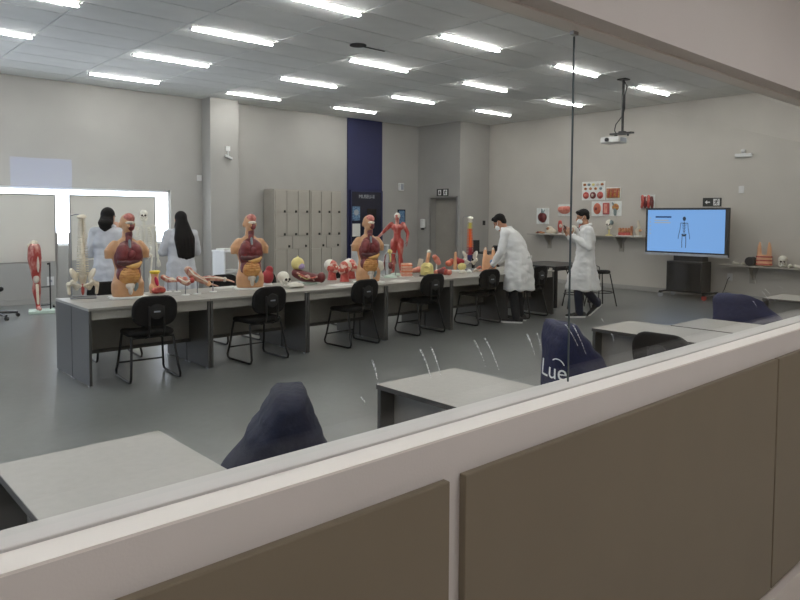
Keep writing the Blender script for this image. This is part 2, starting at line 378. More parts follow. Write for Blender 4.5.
while gx0+i*TX < XR:
    x0, x1 = max(gx0+i*TX, XL), min(gx0+(i+1)*TX, XR); i += 1
    if x1-x0 < .05: continue
    j = 0
    while gy0+j*TY < YB:
        y0, y1 = max(gy0+j*TY, YF+.15), min(gy0+(j+1)*TY, YB); j += 1
        if y1-y0 < .05: continue
        if x0 > BX-.2 and y0 > BY: continue
        tile(x0+.01, x1-.01, y0+.01, y1-.01)
# front wall: low wall, header, sill, glass
ZS, ZH, YG = 1.146, 2.142, 1.105
SX = at_y(571, 210, YG).x
FX0 = -4.4
wf = struct('wall_front', MB().bb(FX0, XR, YF, YF+.134, .1, ZS-.005).bb(FX0, XR, YF, YF+.134, ZH, ZC+.1).bb(FX0, XR, YF+.02, YF+.12, 0, .1).bb(FX0, -2.6, YF, YF+.134, ZS, ZH), 'wall_corr')
obj('sill_board', MB().bb(FX0, XR, YF+.0005, YF+.062, ZS-.006, ZS), 'sill', wf)
obj('glass_channel', MB().bb(FX0, XR, YF+.066, YF+.134, ZS-.012, ZS+.004), 'channel', wf, bevel=.002)
obj('glass_channel', MB().bb(FX0, XR, YF+.062, YF+.12, ZH-.006, ZH+.004), 'sill', wf, bevel=.002)
PX = [at_y(450, 520, YF-.02).x, at_y(465.5, 520, YF-.02).x, at_y(776, 440, YF-.02).x]
for x0, x1 in ((-2.6, -.86), (-.82, PX[0]), (PX[1], PX[2]-.004), (PX[2]+.008, 4.88), (4.9, 6.78)):
    obj('wall_panel', MB().bb(x0, x1, YF-.02, YF, .114, 1.058), 'panel', wf, bevel=.003)
for i, (x0, x1) in enumerate(((-2.6, SX-.002), (SX+.002, 7.0), (7.006, XR))):
    pn = struct('window_%d' % (i+5), MB().add([(x0, YG, ZS), (x1, YG, ZS), (x1, YG, ZH), (x0, YG, ZH)], [(0, 1, 2, 3)]), 'pane_glass')
    if i == 1:
        obj('glass_joint', MB().bb(SX-.002, SX+.002, YG-.002, YG+.002, ZS, ZH-.02), 'silicone', pn)
        obj('joint_clip', MB().bb(SX-.012, SX+.012, YG-.006, YG+.006, ZH-.016, ZH), 'alu', pn)
        pane = pn
reflections = [(372, 360, 378, 385), (420, 349, 431, 378), (431, 347, 441, 376), (474, 340, 486, 367), (485, 338, 499, 370), (527, 334, 535, 356), (537, 333, 541, 350), (565, 324, 578, 346), (573, 325, 586, 354), (601, 318, 604, 325), (611, 333, 614, 341), (762, 291, 771, 304), (765, 289, 776, 302), (778, 286, 783, 289), (753, 301, 757, 308), (361, 397, 366, 408)]
for a, b, c, d in reflections:  # light reflections in the glass, drawn on the pane as pale translucent strips
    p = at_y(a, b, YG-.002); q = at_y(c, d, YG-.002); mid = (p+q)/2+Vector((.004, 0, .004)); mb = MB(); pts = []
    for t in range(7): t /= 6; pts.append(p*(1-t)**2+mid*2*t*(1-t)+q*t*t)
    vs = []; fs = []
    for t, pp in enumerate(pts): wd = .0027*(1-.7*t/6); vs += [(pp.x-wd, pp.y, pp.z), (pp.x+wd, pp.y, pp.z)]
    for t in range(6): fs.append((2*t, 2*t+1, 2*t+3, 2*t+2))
    obj('reflection_streak', MB().add(vs, fs), 'reflection_white', pane)
# corridor behind the camera
CZ = 2.95
struct('wall_corridor', MB().bb(FX0, .95, -2.2, -2.0, 0, CZ).bb(1.28, XR, -2.2, -2.0, 0, CZ).bb(.95, 1.28, -2.2, -2.0, 0, 1.755).bb(.95, 1.28, -2.2, -2.0, 1.935, CZ), 'panel')  # unseen wall; its dark panel colour is made up to keep haze off the glass
struct('wall_corridor_end', MB().bb(FX0-.2, FX0, -2.2, YF+.16, 0, CZ), 'wall_corr')
struct('ceiling_corridor', MB().bb(FX0, XR, -2.2, YF, CZ, CZ+.1), 'wall_corr')
struct('window_8', MB().bb(.95, 1.28, -2.06, -2.04, 1.755, 1.935), 'sky_blue')
for k, x in enumerate((-3.0, -.4, 2.2, 4.8, 7.4, 10.0)):
    t = thing('corridor_light', 'corridor ceiling panel light, %s from the corridor end' % ORD[k], 'ceiling light', (x, -.6, CZ), 0, 'corridor ceiling lights')
    obj('frame', MB().bb(-.62, .62, -.15, -.12, -.03, 0).bb(-.62, .62, .12, .15, -.03, 0).bb(-.62, -.59, -.12, .12, -.03, 0).bb(.59, .62, -.12, .12, -.03, 0), 'white_metal', t)
    obj('diffuser', MB().bb(-.59, .59, -.12, .12, -.02, -.005), 'corr_tube', t)

# ------------------------------------------------------------------ ceiling strip lights
def strip_light():
    t = thing('ceiling_light', 'x', 'ceiling light', (0, 0, ZC))
    obj('housing', MB().bb(-.62, .62, -.03, .03, -.01, .004).bb(-.62, -.6, -.03, .03, -.034, -.01).bb(.6, .62, -.03, .03, -.034, -.01), 'white_metal', t)
    for y in (-.014, .014): obj('tube', MB().tube([(-.6, y, -.024), (.6, y, -.024)], .0078, 6), 'tube', t, sm=True)
    return t
first = strip_light(); n = 0
rows = [(12.36, 'the row by the back wall'), (10.42, 'the second row from the back wall'), (8.46, 'the third row from the back wall'), (6.50, 'the fourth row from the back wall'), (4.54, 'the fifth row from the back wall'), (2.6, 'the row by the glass wall')]
for y, rn in rows:
    for k, x in enumerate((-.52, 2.05, 4.64, 7.23, 9.83, 12.4)):
        if x > 12 and y > 12: continue
        lb = '%s ceiling strip light from the left in %s' % (ORD[k], rn)
        if n == 0: first.location = (x, y, ZC); first['label'] = lb; first['group'] = 'ceiling strip lights'; n = 1
        else: dup(first, (x, y, ZC), 0, lb, 'ceiling strip lights')

# ------------------------------------------------------------------ desks and chairs
DW, DD, DH = 1.227, .51, .742
def make_desk(wd, dp, apron=True):
    t = thing('desk', 'x', 'desk'); h = DH
    obj('desktop', MB().bb(0, wd-.004, 0, dp-.003, h-.025, h), 'laminate', t, bevel=.002)
    for x in (.002, wd-.032): obj('side_panel', MB().bb(x, x+.026, .004, dp-.008, .012, h-.026), 'graphite', t, bevel=.002)
    for x in (.004, wd-.030): [obj('foot', MB().bb(x, x+.022, yy, yy+.04, 0, .012), 'steel', t) for yy in (.02, dp-.06)]
    if apron: obj('apron', MB().bb(.029, wd-.033, .02, .04, h-.115, h-.026), 'laminate', t, bevel=.002)
    if not apron: obj('edge_band', MB().bb(0, wd-.004, -.0015, 0, h-.025, h-.001), 'edge', t); obj('edge_band', MB().bb(-.0015, 0, -.0015, dp, h-.025, h-.001), 'edge', t)
    y = dp-.06 if apron else .1
    obj('modesty_panel', MB().bb(.029, wd-.033, y, y+.018, .27, h-.026), 'laminate', t)
    obj('rail', MB().bb(.029, wd-.033, y-.03, y+.03, .235, .27), 'edge', t)
    return t
X0, Y0 = 2.112, 6.605
d0 = make_desk(DW, DD); used = False
for k in range(6):
    lb = '%s grey desk from the left in the front row of the long table' % ORD[k]
    if not used: d0.location = (X0, Y0, 0); d0['label'] = lb; d0['group'] = 'desks of the long table'; used = True
    else: dup(d0, (X0+k*DW, Y0, 0), 0, lb, 'desks of the long table')
for k in range(6):
    dup(d0, (X0+(k+1)*DW, Y0+2*DD+.012, 0), PI, '%s grey desk from the left in the back row of the long table' % ORD[k], 'desks of the long table')
d1 = make_desk(1.25, .6, False)
sd = [((.53, 2.69), 'light grey desk in the bottom left corner beside the glass'), ((2.29, 2.69), 'light grey desk by the glass, between the two navy covers'), ((4.75, 2.95), 'light grey desk behind the black chair near the glass'), ((5.38, 2.61), 'light grey desk touching the back of the desk behind the black chair'), ((8.0, 2.85), 'light grey desk beyond the third navy cover at the right edge')]
for k, ((x, y), lb) in enumerate(sd):
    if k == 0: d1.location = (x, y, 0); d1.rotation_euler = (0, 0, -PI/2); d1['label'] = lb; d1['group'] = 'desks along the glass wall'
    else: dup(d1, (x, y, 0), -PI/2, lb, 'desks along the glass wall')
def make_chair():
    t = thing('visitor_chair', 'x', 'chair')
    mb = MB(); rs = []
    for z, s in ((.432, .9), (.437, .97), (.455, 1), (.475, .99), (.487, .93), (.49, .8)):
        rs.append([Vector((p[0]*s, p[1]*s+.01+(.012*(p[1]/.2)**2 if 0 else 0), z-.02*max(0, (p[1]-.1)/.12)**2)) for p in rrect(.45, .43, .11, 6)])
    obj('seat', mb.rings(rs), 'black_fabric', t, sm=True, angle=60)
    mb = MB(); rs = []
    for d, s in ((-.028, .86), (-.024, .95), (-.008, 1), (.012, 1), (.026, .95), (.03, .85)):
        rs.append([Vector((p[0]*s, -.245+d-(.05*(1-(p[0]/.21)**2))*.5-.02*(p[1]/.15), .69+p[1]*s)) for p in rrect(.43, .3, .125, 6)])
    bk = obj('backrest', mb.rings(rs), 'black_fabric', t, sm=True, angle=60)
    obj('back_shell', MB().lathe([(.001, 0), (.07, 0), (.075, .006), (.07, .012), (.001, .014)], n=20), 'black_plastic', bk, loc=(0, -.298, .69), rot=(PI/2, 0, 0), sm=True)
    obj('maker_tag', MB().box((0, -.3165, .69), (.06, .004, .014)), 'print_grey', bk)
    for x in (-.07, .07):
        obj('back_bar', MB().tube([(x, .02, .425), (x, -.2, .425), (x, -.275, .45), (x, -.3, .52), (x, -.297, .74)], .0095, 8), 'black_metal', t, sm=True)
    for s in (-1, 1):
        pts = [(s*.2, .165, .43), (s*.225, .22, .14), (s*.236, .245, .055), (s*.238, .23, .022), (s*.24, .19, .012), (s*.24, -.2, .012), (s*.238, -.25, .022), (s*.236, -.262, .055), (s*.225, -.235, .14), (s*.2, -.165, .43)]
        obj('leg', MB().tube(pts, .012, 8), 'black_metal', t, sm=True, angle=80)
    obj('seat_frame', MB().tube([(-.2, .165, .425), (.2, .165, .425)], .01, 8).tube([(-.2, -.165, .425), (.2, -.165, .425)], .01, 8).tube([(-.228, .225, .13), (.228, .225, .13)], .009, 8), 'black_metal', t, sm=True)
    return t
ch0 = make_chair(); usedc = [False]
def chair(x, y, rz, lb, grp):
    if not usedc[0]: usedc[0] = True; ch0.location = (x, y, 0); ch0.rotation_euler = (0, 0, rz); ch0['label'] = lb; ch0['group'] = grp; return ch0
    return dup(ch0, (x, y, 0), rz, lb, grp)
for k, (x, y, a) in enumerate(((2.70, 6.70, -5), (3.97, 6.74, 2), (5.33, 6.75, 3), (6.58, 6.81, 0), (7.83, 6.85, -3), (8.97, 6.80, 0))):
    chair(x, y, math.radians(a), '%s black sled-base chair from the left along the front of the long table' % ORD[k], 'chairs in front of the long table')
for k, (x, y, a, lb) in enumerate(((2.78, 7.86, 176, 'black chair behind the long table, beside the first anatomical torso'), (4.32, 7.90, 182, 'black chair behind the long table, left of the second torso'), (5.0, 8.05, 184, 'black chair behind the long table, behind the white skull'), (6.3, 7.95, 180, 'black chair behind the long table, behind the third torso'))):
    chair(x, y, math.radians(a), lb, 'chairs behind the long table')
chair(4.66, 2.2, -PI/2, 'uncovered black chair close to the glass, beside the lettered navy cover', 'chairs along the glass wall')
COVERS = [(1.86, 2.36, -122, 'black chair under the navy cover beside the bottom left desk'), (4.36, 2.68, -122, 'black chair under the lettered navy cover'), (7.14, 2.68, -90, 'black chair under the navy cover at the far right')]
for x, y, rz, lb in COVERS: chair(x, y, math.radians(rz), lb, 'chairs along the glass wall')
# navy cloth covers draped over the chair backs (chair faces +X, back at x-0.27)
def cover(loc, rz, secs, label, m, seed, amp=1):
    mb = MB(); rs = []; N = 56; rnd = random.Random(seed)
    ph = [rnd.uniform(0, 6.28) for _ in range(5)]; fq = (3, 5, 7, 9, 13)
    Zt, Zb = secs[0][0], secs[-1][0]; steps = 22
    for i in range(steps+1):
        u = i/steps; z = Zt+(Zb-Zt)*u
        for a, b in zip(secs, secs[1:]):
            if a[0] >= z >= b[0]-1e-6:
                t = (a[0]-z)/(a[0]-b[0]) if a[0] > b[0] else 0; t2 = t*t*(3-2*t); cx, cy, rx, ry = [a[j]+(b[j]-a[j])*t2 for j in (1, 2, 3, 4)]; break
        ring = []
        for k in range(N):
            th = 2*PI*k/N; c, s_ = math.cos(th), math.sin(th); p = 2/2.6
            w = sum(math.sin(f*th+p_+u*2.2)/f for f, p_ in zip(fq, ph))*amp
            w2 = noise.noise(Vector((c*1.6, s_*1.6, z*7+seed)))*.5
            g = 1+u*(.2*w+.14*w2)+.05*w2
            ring.append(Vector((cx+rx*g*abs(c)**p*(1 if c > 0 else -1), cy+ry*g*abs(s_)**p*(1 if s_ > 0 else -1), z+.014*(1-u)*math.sin(2*th+ph[0]))))
        rs.append(ring)
    top = [[Vector((sum(v.x for v in rs[0])/N, 0, 0))]]
    c0 = sum(rs[0], Vector())/N
    rs = [[c0+(v-c0)*.55+Vector((0, 0, .016)) for v in rs[0]]]+rs
    mb.rings(rs, caps=False); mb.f.append(tuple(range(N)))
    o = obj('chair_cover', mb, m, None, loc, (0, 0, math.radians(rz+90)), sm=True, angle=0)
    q = o.modifiers.new('thickness', 'SOLIDIFY'); q.thickness = .004; q.offset = 1
    return tag(o, label, 'cover', 'navy chair covers')
# sections: z, cx, cy, rx, ry (local to chair centre)
cover((1.86, 2.36, 0), -122, [(.85, -.27, 0, .06, .215), (.82, -.275, 0, .08, .236), (.75, -.283, 0, .115, .25), (.68, -.295, 0, .16, .262), (.5, -.31, .0, .25, .28), (.36, -.31, .0, .28, .29)], 'navy cloth cover draped over a chair back beside the bottom left desk', 'cover', 3, 1.1)
c2 = cover((4.36, 2.68, 0), -122, [(.85, -.265, 0, .06, .21), (.81, -.26, 0, .082, .236), (.72, -.23, 0, .135, .25), (.6, -.18, .0, .19, .262), (.45, -.12, .0, .245, .275), (.36, -.1, .0, .265, .28)], 'navy cloth chair cover with white lettering, cut by the glass joint', 'cover_blue', 11, .6)
cover((7.14, 2.68, 0), -90, [(.86, -.27, .03, .05, .16), (.82, -.27, -.01, .075, .236), (.64, -.26, -.1, .13, .32), (.46, -.25, -.13, .18, .37), (.36, -.24, -.13, .2, .38)], 'navy cloth chair cover at the far right in front of the wall shelf', 'cover_blue', 23, .6)
# white lettering wrapped on the lettered cover: every vertex is dropped onto the cloth
WD, WT = Vector((.62, .785, 0)), Vector((.785, -.62, 0))
def wrap(me_or_mb, name, x0, z0):
    me = me_or_mb.mesh('w') if isinstance(me_or_mb, MB) else me_or_mb
    bm = bmesh.new(); bm.from_mesh(me); bmesh.ops.subdivide_edges(bm, edges=[e for e in bm.edges if e.calc_length() > .02], cuts=2); bm.to_mesh(me); bm.free()
    lift = {}
    for v in me.vertices:
        o_ = Vector((-.27, 0, 0))+WT*(x0+v.co.x)+Vector((0, 0, z0+v.co.y))
        hit, loc, nor, _ = c2.ray_cast(o_-WD*2, WD)
        v.co = (loc if hit else o_-WD*.2)-WD*(.0035+max(v.co.z, 0))
    me.materials.append(MATS['sign_white']); return obj(name, me, 'sign_white', c2)
bpy.context.view_layer.update()
wrap(text_mesh('Lue', .16, .0008), 'cover_lettering', -.012, .54)
wrap(MB().prism([(.06*math.cos(a), .06*math.sin(a)) for a in [PI*(.1+.065*k) for k in range(11)]]+[(.052*math.cos(a), .052*math.sin(a)) for a in [PI*(.75-.065*k) for k in range(11)]], 0, .0008), 'cover_emblem', .03, .58)

# ------------------------------------------------------------------ whiteboards, lockers, back furniture
def whiteboard(loc, wd, label):
    t = thing('whiteboard', label, 'whiteboard', loc, 0, 'rolling whiteboards')
    obj('board', MB().bb(-wd/2+.02, wd/2-.02, -.012, .012, .82, 1.93), 'board', t)
    obj('board_frame', MB().bb(-wd/2, -wd/2+.02, -.018, .018, .80, 1.95).bb(wd/2-.02, wd/2, -.018, .018, .80, 1.95).bb(-wd/2+.02, wd/2-.02, -.018, .018, 1.93, 1.95).bb(-wd/2+.02, wd/2-.02, -.03, .018, .80, .82), 'alu', t)
    for s in (-1, 1):
        obj('leg', MB().bb(s*(wd/2+.01)-.014, s*(wd/2+.01)+.014, -.014, .014, .04, 1.3).bb(s*(wd/2+.01)-.014, s*(wd/2+.01)+.014, -.25, .25, .04, .065), 'alu', t)
        for y in (-.23, .23): obj('castor', MB().lathe([(.001, -.012), (.02, -.012), (.02, .012), (.001, .012)]), 'rubber', t, loc=(s*(wd/2+.01), y, .02), rot=(0, PI/2, 0), sm=True)
    return t
pr = at_y(55, 196, 12.55); whiteboard((pr.x-.93, 12.55, 0), 1.86, 'grey-white rolling whiteboard at the left edge, behind the leg model')
pa, pb = at_y(69, 197, 12.55), at_y(155, 201, 12.55); whiteboard(((pa.x+pb.x)/2, 12.55, 0), pb.x-pa.x, 'grey-white rolling whiteboard behind the standing woman and the skeleton')
def locker(loc, wd, label):
    t = thing('locker', label, 'locker', loc, 0, 'grey lockers'); H = 2.2; D = .45
    obj('body', MB().bb(0, wd, .02, D, 0, H), 'grey_cab', t)
    fx = MB()
    rows_ = [(.06, .86, 3), (.87, 1.15, 2), (1.16, 1.66, 3), (1.67, 2.17, 3)]
    for z0, z1, nn in rows_:
        ww = (wd-.04)/nn
        for c in range(nn):
            d = obj('locker_door', MB().bb(.02+c*ww+.006, .02+(c+1)*ww-.006, 0, .02, z0, z1), 'grey_cab', t, bevel=.003)
            hz = z0+.03 if nn == 3 else z0+.05
            obj('handle', MB().bb(.02+(c+.78)*ww-.015, .02+(c+.78)*ww+.02, -.025, 0, hz-.02, hz+.03), 'dark_gap', d)
    obj('plinth', MB().bb(.01, wd-.01, .012, .02, 0, .055), 'dark_gap', t)
    return t
l0 = at_y(274.5, 190, 13.0).x; l1 = at_y(310.5, 191, 13.0).x; l2 = at_y(342, 192, 13.0).x
locker((l0, 13.0, 0), l1-l0-.015, 'left grey locker unit between the column and the navy door')
locker((l1, 13.0, 0), l2-l1-.01, 'right grey locker unit beside the navy door')
def white_cart(loc, wd, label, cat):
    t = thing('supply_cart', label, cat, loc)
    obj('top', MB().bb(-wd/2, wd/2, -.25, .25, .90, .93), 'white_metal', t, bevel=.006)
    for sx in (-1, 1): obj('side_panel', MB().bb(sx*(wd/2-.03)-.015, sx*(wd/2-.03)+.015, -.24, .24, .06, .90), 'white_metal', t, bevel=.004)
    for z in (.12, .5): obj('shelf', MB().bb(-wd/2+.05, wd/2-.05, -.24, .24, z, z+.02), 'white_metal', t)
    for sx in (-1, 1):
        for sy in (-1, 1): obj('castor', MB().lathe([(.001, -.012), (.03, -.012), (.03, .012), (.001, .012)]), 'rubber', t, loc=(sx*(wd/2-.05), sy*.2, .03), rot=(0, PI/2, 0), sm=True)
    return t
p = at_y(231, 259, 12.2); white_cart((p.x+.02, 12.2, 0), .62, 'white supply cart with papers near the column, left of second torso', 'cart')
for k, (dx, dz, lb) in enumerate(((-.12, .93, 'left paper stack on top of the supply cart'), (.14, .93, 'right paper stack on top of the supply cart'), (0, .52, 'paper stack on the middle shelf of the supply cart'))):
    t = thing('paper_stack', lb, 'paper', (p.x+dx, 12.2-.05*k, dz), .15*k, 'papers on the supply cart')
    for q in range(4): obj('sheaf', MB().box((0, 0, .004+.0085*q), (.22, .3, .008), (0, 0, .06*q)), 'paper', t)
p = at_y(370, 253, 12.6); white_cart((p.x, 12.6, 0), .8, 'white cart standing before the navy door, behind third torso', 'cart')

# ------------------------------------------------------------------ wall fittings
def plate(p, size, label, axis, m='outlet', cat='switch plate', name='switch_plate'):
    o = obj(name, MB().box((0, 0, 0), size), m, None, p, bevel=.004); return tag(o, label, cat)
p = at_y(227.5, 153, 13.12); t = thing('emergency_light', 'small white emergency light high on the column', 'emergency light', (p.x, 13.12, p.z+.0))
obj('body', MB().bb(-.05, .05, -.03, 0, .04, .14), 'outlet', t, bevel=.005); obj('lamp_bar', MB().box((0, -.05, -.09), (.17, .06, .05), (0, .4, 0)), 'outlet', t, bevel=.01); obj('bracket', MB().bb(-.01, .01, -.04, 0, -.08, .04), 'outlet', t)
p = at_x(744, 153, XR); t = thing('emergency_light', 'white twin emergency light high on the right wall', 'emergency light', (XR, p.y, p.z-.06))
obj('body', MB().bb(-.05, 0, -.16, .16, -.02, .05), 'outlet', t, bevel=.01); obj('lamp_head', MB().ell((-.04, 0, .1), (.035, .05, .04)), 'outlet', t, sm=True); obj('lamp_bar', MB().bb(-.05, 0, -.03, .03, .05, .08), 'outlet', t)
p = at_x(741.5, 189.5, XR); plate((XR-.008, p.y, p.z), (.016, .1, .14), 'small blank white plate on the right wall under the emergency light', 0)
p = at_y(199, 178, YB); plate((p.x, YB-.01, p.z), (.1, .02, .12), 'white wall plate left of the column', 1)
p = at_x(464.5, 222.5, XR); plate((p.x-.2, BY-.01, p.z), (.09, .02, .12), 'small dark wall plate on the boxed corner', 1, 'black_plastic')
p = at_y(400, 187, YB); t = thing('wall_speaker', 'small white wall speaker right of the navy strip', 'speaker', (p.x, YB, p.z)); obj('body', MB().bb(-.07, .07, -.09, 0, -.1, .1), 'outlet', t, bevel=.015); obj('grille', MB().bb(-.05, .05, -.094, -.09, -.08, .08), 'print_grey', t)
p = at_y(422.5, 228, YB); t = thing('soap_dispenser', 'white soap dispenser on the wall beside the doorway', 'dispenser', (12.95-.001, 13.25, 1.3)); obj('body', MB().bb(-.1, 0, -.06, .06, 0, .24), 'outlet', t, bevel=.02); obj('spout', MB().bb(-.09, -.03, -.035, .035, -.05, 0), 'black_plastic', t, bevel=.01)
p = at_y(401, 217, YB); t = thing('framed_print', 'small dark framed print behind the muscle figure', 'picture', (p.x, YB, p.z)); obj('frame', MB().bb(-.13, .13, -.03, 0, -.2, .2), 'navy_dark', t); obj('sheet', MB().bb(-.1, .1, -.034, -.03, -.17, .17), 'poster_blue', t)
for px, py in ((50.5, 281), (74, 282)):
    p = at_y(px, py, YB); t = thing('power_outlet', 'white power outlet low on the back wall, %s' % ('left of the whiteboard leg' if px < 60 else 'right of the whiteboard leg'), 'outlet', (p.x, YB, p.z)); obj('plate', MB().bb(-.06, .06, -.012, 0, -.08, .08), 'outlet', t, bevel=.003); obj('socket', MB().bb(-.025, .025, -.015, -.012, -.02, .02), 'print_grey', t)
def exit_sign(loc, rz, label, w, h, arrow):
    t = thing('exit_sign', label, 'exit sign', loc, rz)
    obj('plate', MB().bb(-w/2, w/2, -.01, 0, -h/2, h/2), 'sign_dark', t, bevel=.002)
    fx = w*.24; d0, d1 = -.013, -.01
    obj('door_symbol', MB().bb(fx-h*.36, fx+h*.36, d0, d1, -h*.38, h*.38), 'sign_white', t)
    k = h*.36; run = MB()
    def seg(a, b, wd=.1):
        a = Vector((fx+a[0]*k, 0, a[1]*k)); b = Vector((fx+b[0]*k, 0, b[1]*k)); dd = (b-a).normalized(); nn = Vector((-dd.z, 0, dd.x))*wd*k
        pts = [a+nn, b+nn, b-nn, a-nn]; run.prism([(q.x, q.z) for q in pts], d0-.003, d0, 'y')
    seg((.1, .55), (-.15, -.1), .16); seg((-.15, -.1), (.25, -.4)); seg((.25, -.4), (.1, -.85)); seg((-.15, -.1), (-.4, -.5)); seg((-.4, -.5), (-.8, -.6)); seg((.05, .45), (.45, .25)); seg((.45, .25), (.65, .45)); seg((.05, .45), (-.4, .4)); seg((-.4, .4), (-.55, .1))
    run.prism([(fx+(.28+.16*math.cos(a*PI/5))*k, (.78+.16*math.sin(a*PI/5))*k) for a in range(10)], d0-.003, d0, 'y')
    obj('running_figure', run, 'sign_dark', t)
    if arrow:
        ax = -w*.24; q = h*.3
        obj('arrow', MB().prism([(ax-q, 0), (ax-.1*q, q*.75), (ax-.1*q, q*.22), (ax+q, q*.22), (ax+q, -q*.22), (ax-.1*q, -q*.22), (ax-.1*q, -q*.75)][::-1], d0, d1, 'y'), 'sign_white', t)
    else:
        ax = -w*.24; q = h*.36; obj('down_arrow', MB().bb(ax-q*.8, ax+q*.8, d0, d1, -q, q), 'sign_white', t); obj('arrow', MB().prism([(ax, -q*.7), (ax+q*.6, 0), (ax+q*.2, 0), (ax+q*.2, q*.7), (ax-q*.2, q*.7), (ax-q*.2, 0), (ax-q*.6, 0)], d0-.003, d0, 'y'), 'sign_dark', t)
    return t
a, b = at_x(703, 198, XR), at_x(721.5, 206.5, XR); exit_sign((XR, (a.y+b.y)/2, (a.z+b.z)/2), -PI/2, 'dark exit sign with arrow and running figure above the screen', a.y-b.y, a.z-b.z, True)
a, b = at_x(437, 190, BX), at_x(448.5, 197.5, BX); exit_sign((BX, (a.y+b.y)/2, 2.24), -PI/2, 'dark exit sign above the grey doorway', a.y-b.y, .19, False)
# projector
p = at_z(623.5, 79, ZC); t = thing('projector', 'white projector hanging from the ceiling on a long black pole', 'projector', (p.x, p.y, 2.96))
hz = ZC-2.96
obj('pole', MB().tube([(0, 0, .16), (0, 0, hz)], .022, 10), 'black_metal', t, sm=True); obj('ceiling_plate', MB().bb(-.08, .08, -.08, .08, hz-.02, hz), 'black_metal', t)
obj('mount_arm', MB().box((-.02, .0, .13), (.1, .42, .03)).box((0, 0, .14), (.1, .1, .06)).box((-.02, .12, .1), (.04, .02, .05)).box((-.02, -.12, .1), (.04, .02, .05)), 'black_metal', t)
b = obj('body', MB().bb(-.16, .14, -.02, .34, -.03, .08), 'proj', t, bevel=.02)
obj('lens', MB().tube([(-.16, .2, .025), (-.19, .2, .025)], .035, 14), 'black_plastic', b, sm=True); obj('vent', MB().bb(-.1, .1, -.025, -.02, -.01, .06), 'print_grey', b)
obj('cable', MB().tube([(0, .1, .1), (.01, .16, .2), (.0, .13, .3), (.01, .03, .42), (.01, -.03, .55), (.01, -.03, .8), (.02, -.06, .95), (.01, 0, hz-.02)], .009, 6), 'black_plastic', t, sm=True, angle=0)
p = at_z(358, 45, ZC); t = thing('ceiling_hatch', 'small dark opening in a ceiling tile', 'ceiling hole', (p.x, p.y, ZC)); obj('plate', MB().lathe([(.001, -.01), (.12, -.01), (.12, 0), (.001, 0)], n=16), 'dark_gap', t); obj('clip', MB().bb(.1, .5, -.012, .012, -.012, -.004), 'dark_gap', t)

# ------------------------------------------------------------------ screen on a wheeled cart
TVX = 13.5
tl, br = at_x(646, 209, TVX), at_x(728, 256, TVX); ty0, ty1 = br.y, tl.y; tz0, tz1 = .85, 1.815
t = thing('display_screen', 'large flat screen showing a skeleton on light blue', 'screen', (TVX, (ty0+ty1)/2, 0)); hw = (ty1-ty0)/2
obj('bezel', MB().bb(.0, .07, -hw, hw, tz0, tz1), 'bezel', t, bevel=.008)
obj('lower_trim', MB().bb(-.012, .0, -hw, hw, tz0, tz0+.045), 'silver', t)
sc = obj('screen', MB().bb(-.006, 0, -hw+.07, hw-.05, tz0+.075, tz1-.04), 'screen', t)
sk = MB(); sx = -.009; cy_, cz_ = .02, (tz0+tz1)/2-.03
def fl(pts, wd): 
    for (a, b), (c, d) in zip(pts, pts[1:]):
        A = Vector((a, b)); B = Vector((c, d)); dd = (B-A).normalized(); nn = Vector((-dd.y, dd.x))*wd
        sk.prism([tuple(q) for q in (A+nn, B+nn, B-nn, A-nn)], sx, sx+.002, 'x')
Yc = cy_; 
def S(u, v): return (Yc-u*.12, cz_-.29+v*.62)
fl([S(0, .85), S(0, .4)], .006); fl([S(-.6, .8), S(.6, .8)], .006)
for q in range(6): fl([S(-.38+.03*q, .76-.05*q), S(0, .79-.05*q), S(.38-.03*q, .76-.05*q)], .0035)
fl([S(-.6, .8), S(-.72, .58), S(-.95, .38), S(-1.0, .28)], .005); fl([S(.6, .8), S(.72, .58), S(.95, .38), S(1.0, .28)], .005)
fl([S(-.38, .44), S(0, .38), S(.38, .44)], .016); fl([S(-.3, .4), S(-.35, .18), S(-.32, 0)], .006); fl([S(.3, .4), S(.35, .18), S(.32, 0)], .006)
sk.prism([(S(0, .95)[0]+.033*math.cos(a*PI/6), S(0, .94)[1]+.045*math.sin(a*PI/6)) for a in range(12)], sx, sx+.002, 'x')
obj('skeleton_picture', sk, 'screen_dark', sc)
obj('toolbar', MB().bb(-.008, -.006, hw-.56, hw-.22, tz1-.2, tz1-.17), 'screen_bar', sc)
for q in range(5): obj('menu_icon', MB().bb(-.008, -.006, hw-.12, hw-.10, tz1-.22-.08*q, tz1-.2-.08*q), 'screen_bone', sc)
for q in range(2): obj('caption_line', MB().bb(-.008, -.006, hw-.5-.04*q, hw-.2, tz1-.26-.05*q, tz1-.245-.05*q), 'screen_bone', sc)
t = thing('screen_cart', 'black wheeled cabinet cart carrying the large screen', 'cart', (TVX+.12, 6.27, 0))
obj('cabinet', MB().bb(-.22, .22, -.36, .36, .13, .74), 'black_plastic', t, bevel=.01)
obj('door', MB().bb(-.226, -.22, -.34, .34, .16, .71), 'dark_glass_screen', t)
obj('neck', MB().bb(-.05, .2, -.30, .30, .74, .95), 'black_plastic', t, bevel=.006)
obj('mount_column', MB().bb(-.05, .05, -.25, .25, .95, 1.6), 'black_metal', t)
obj('base_frame', MB().bb(-.3, .3, .42, .47, .1, .13).bb(-.3, .3, -.47, -.42, .1, .13).bb(-.05, .05, -.42, .42, .1, .13), 'black_metal', t)
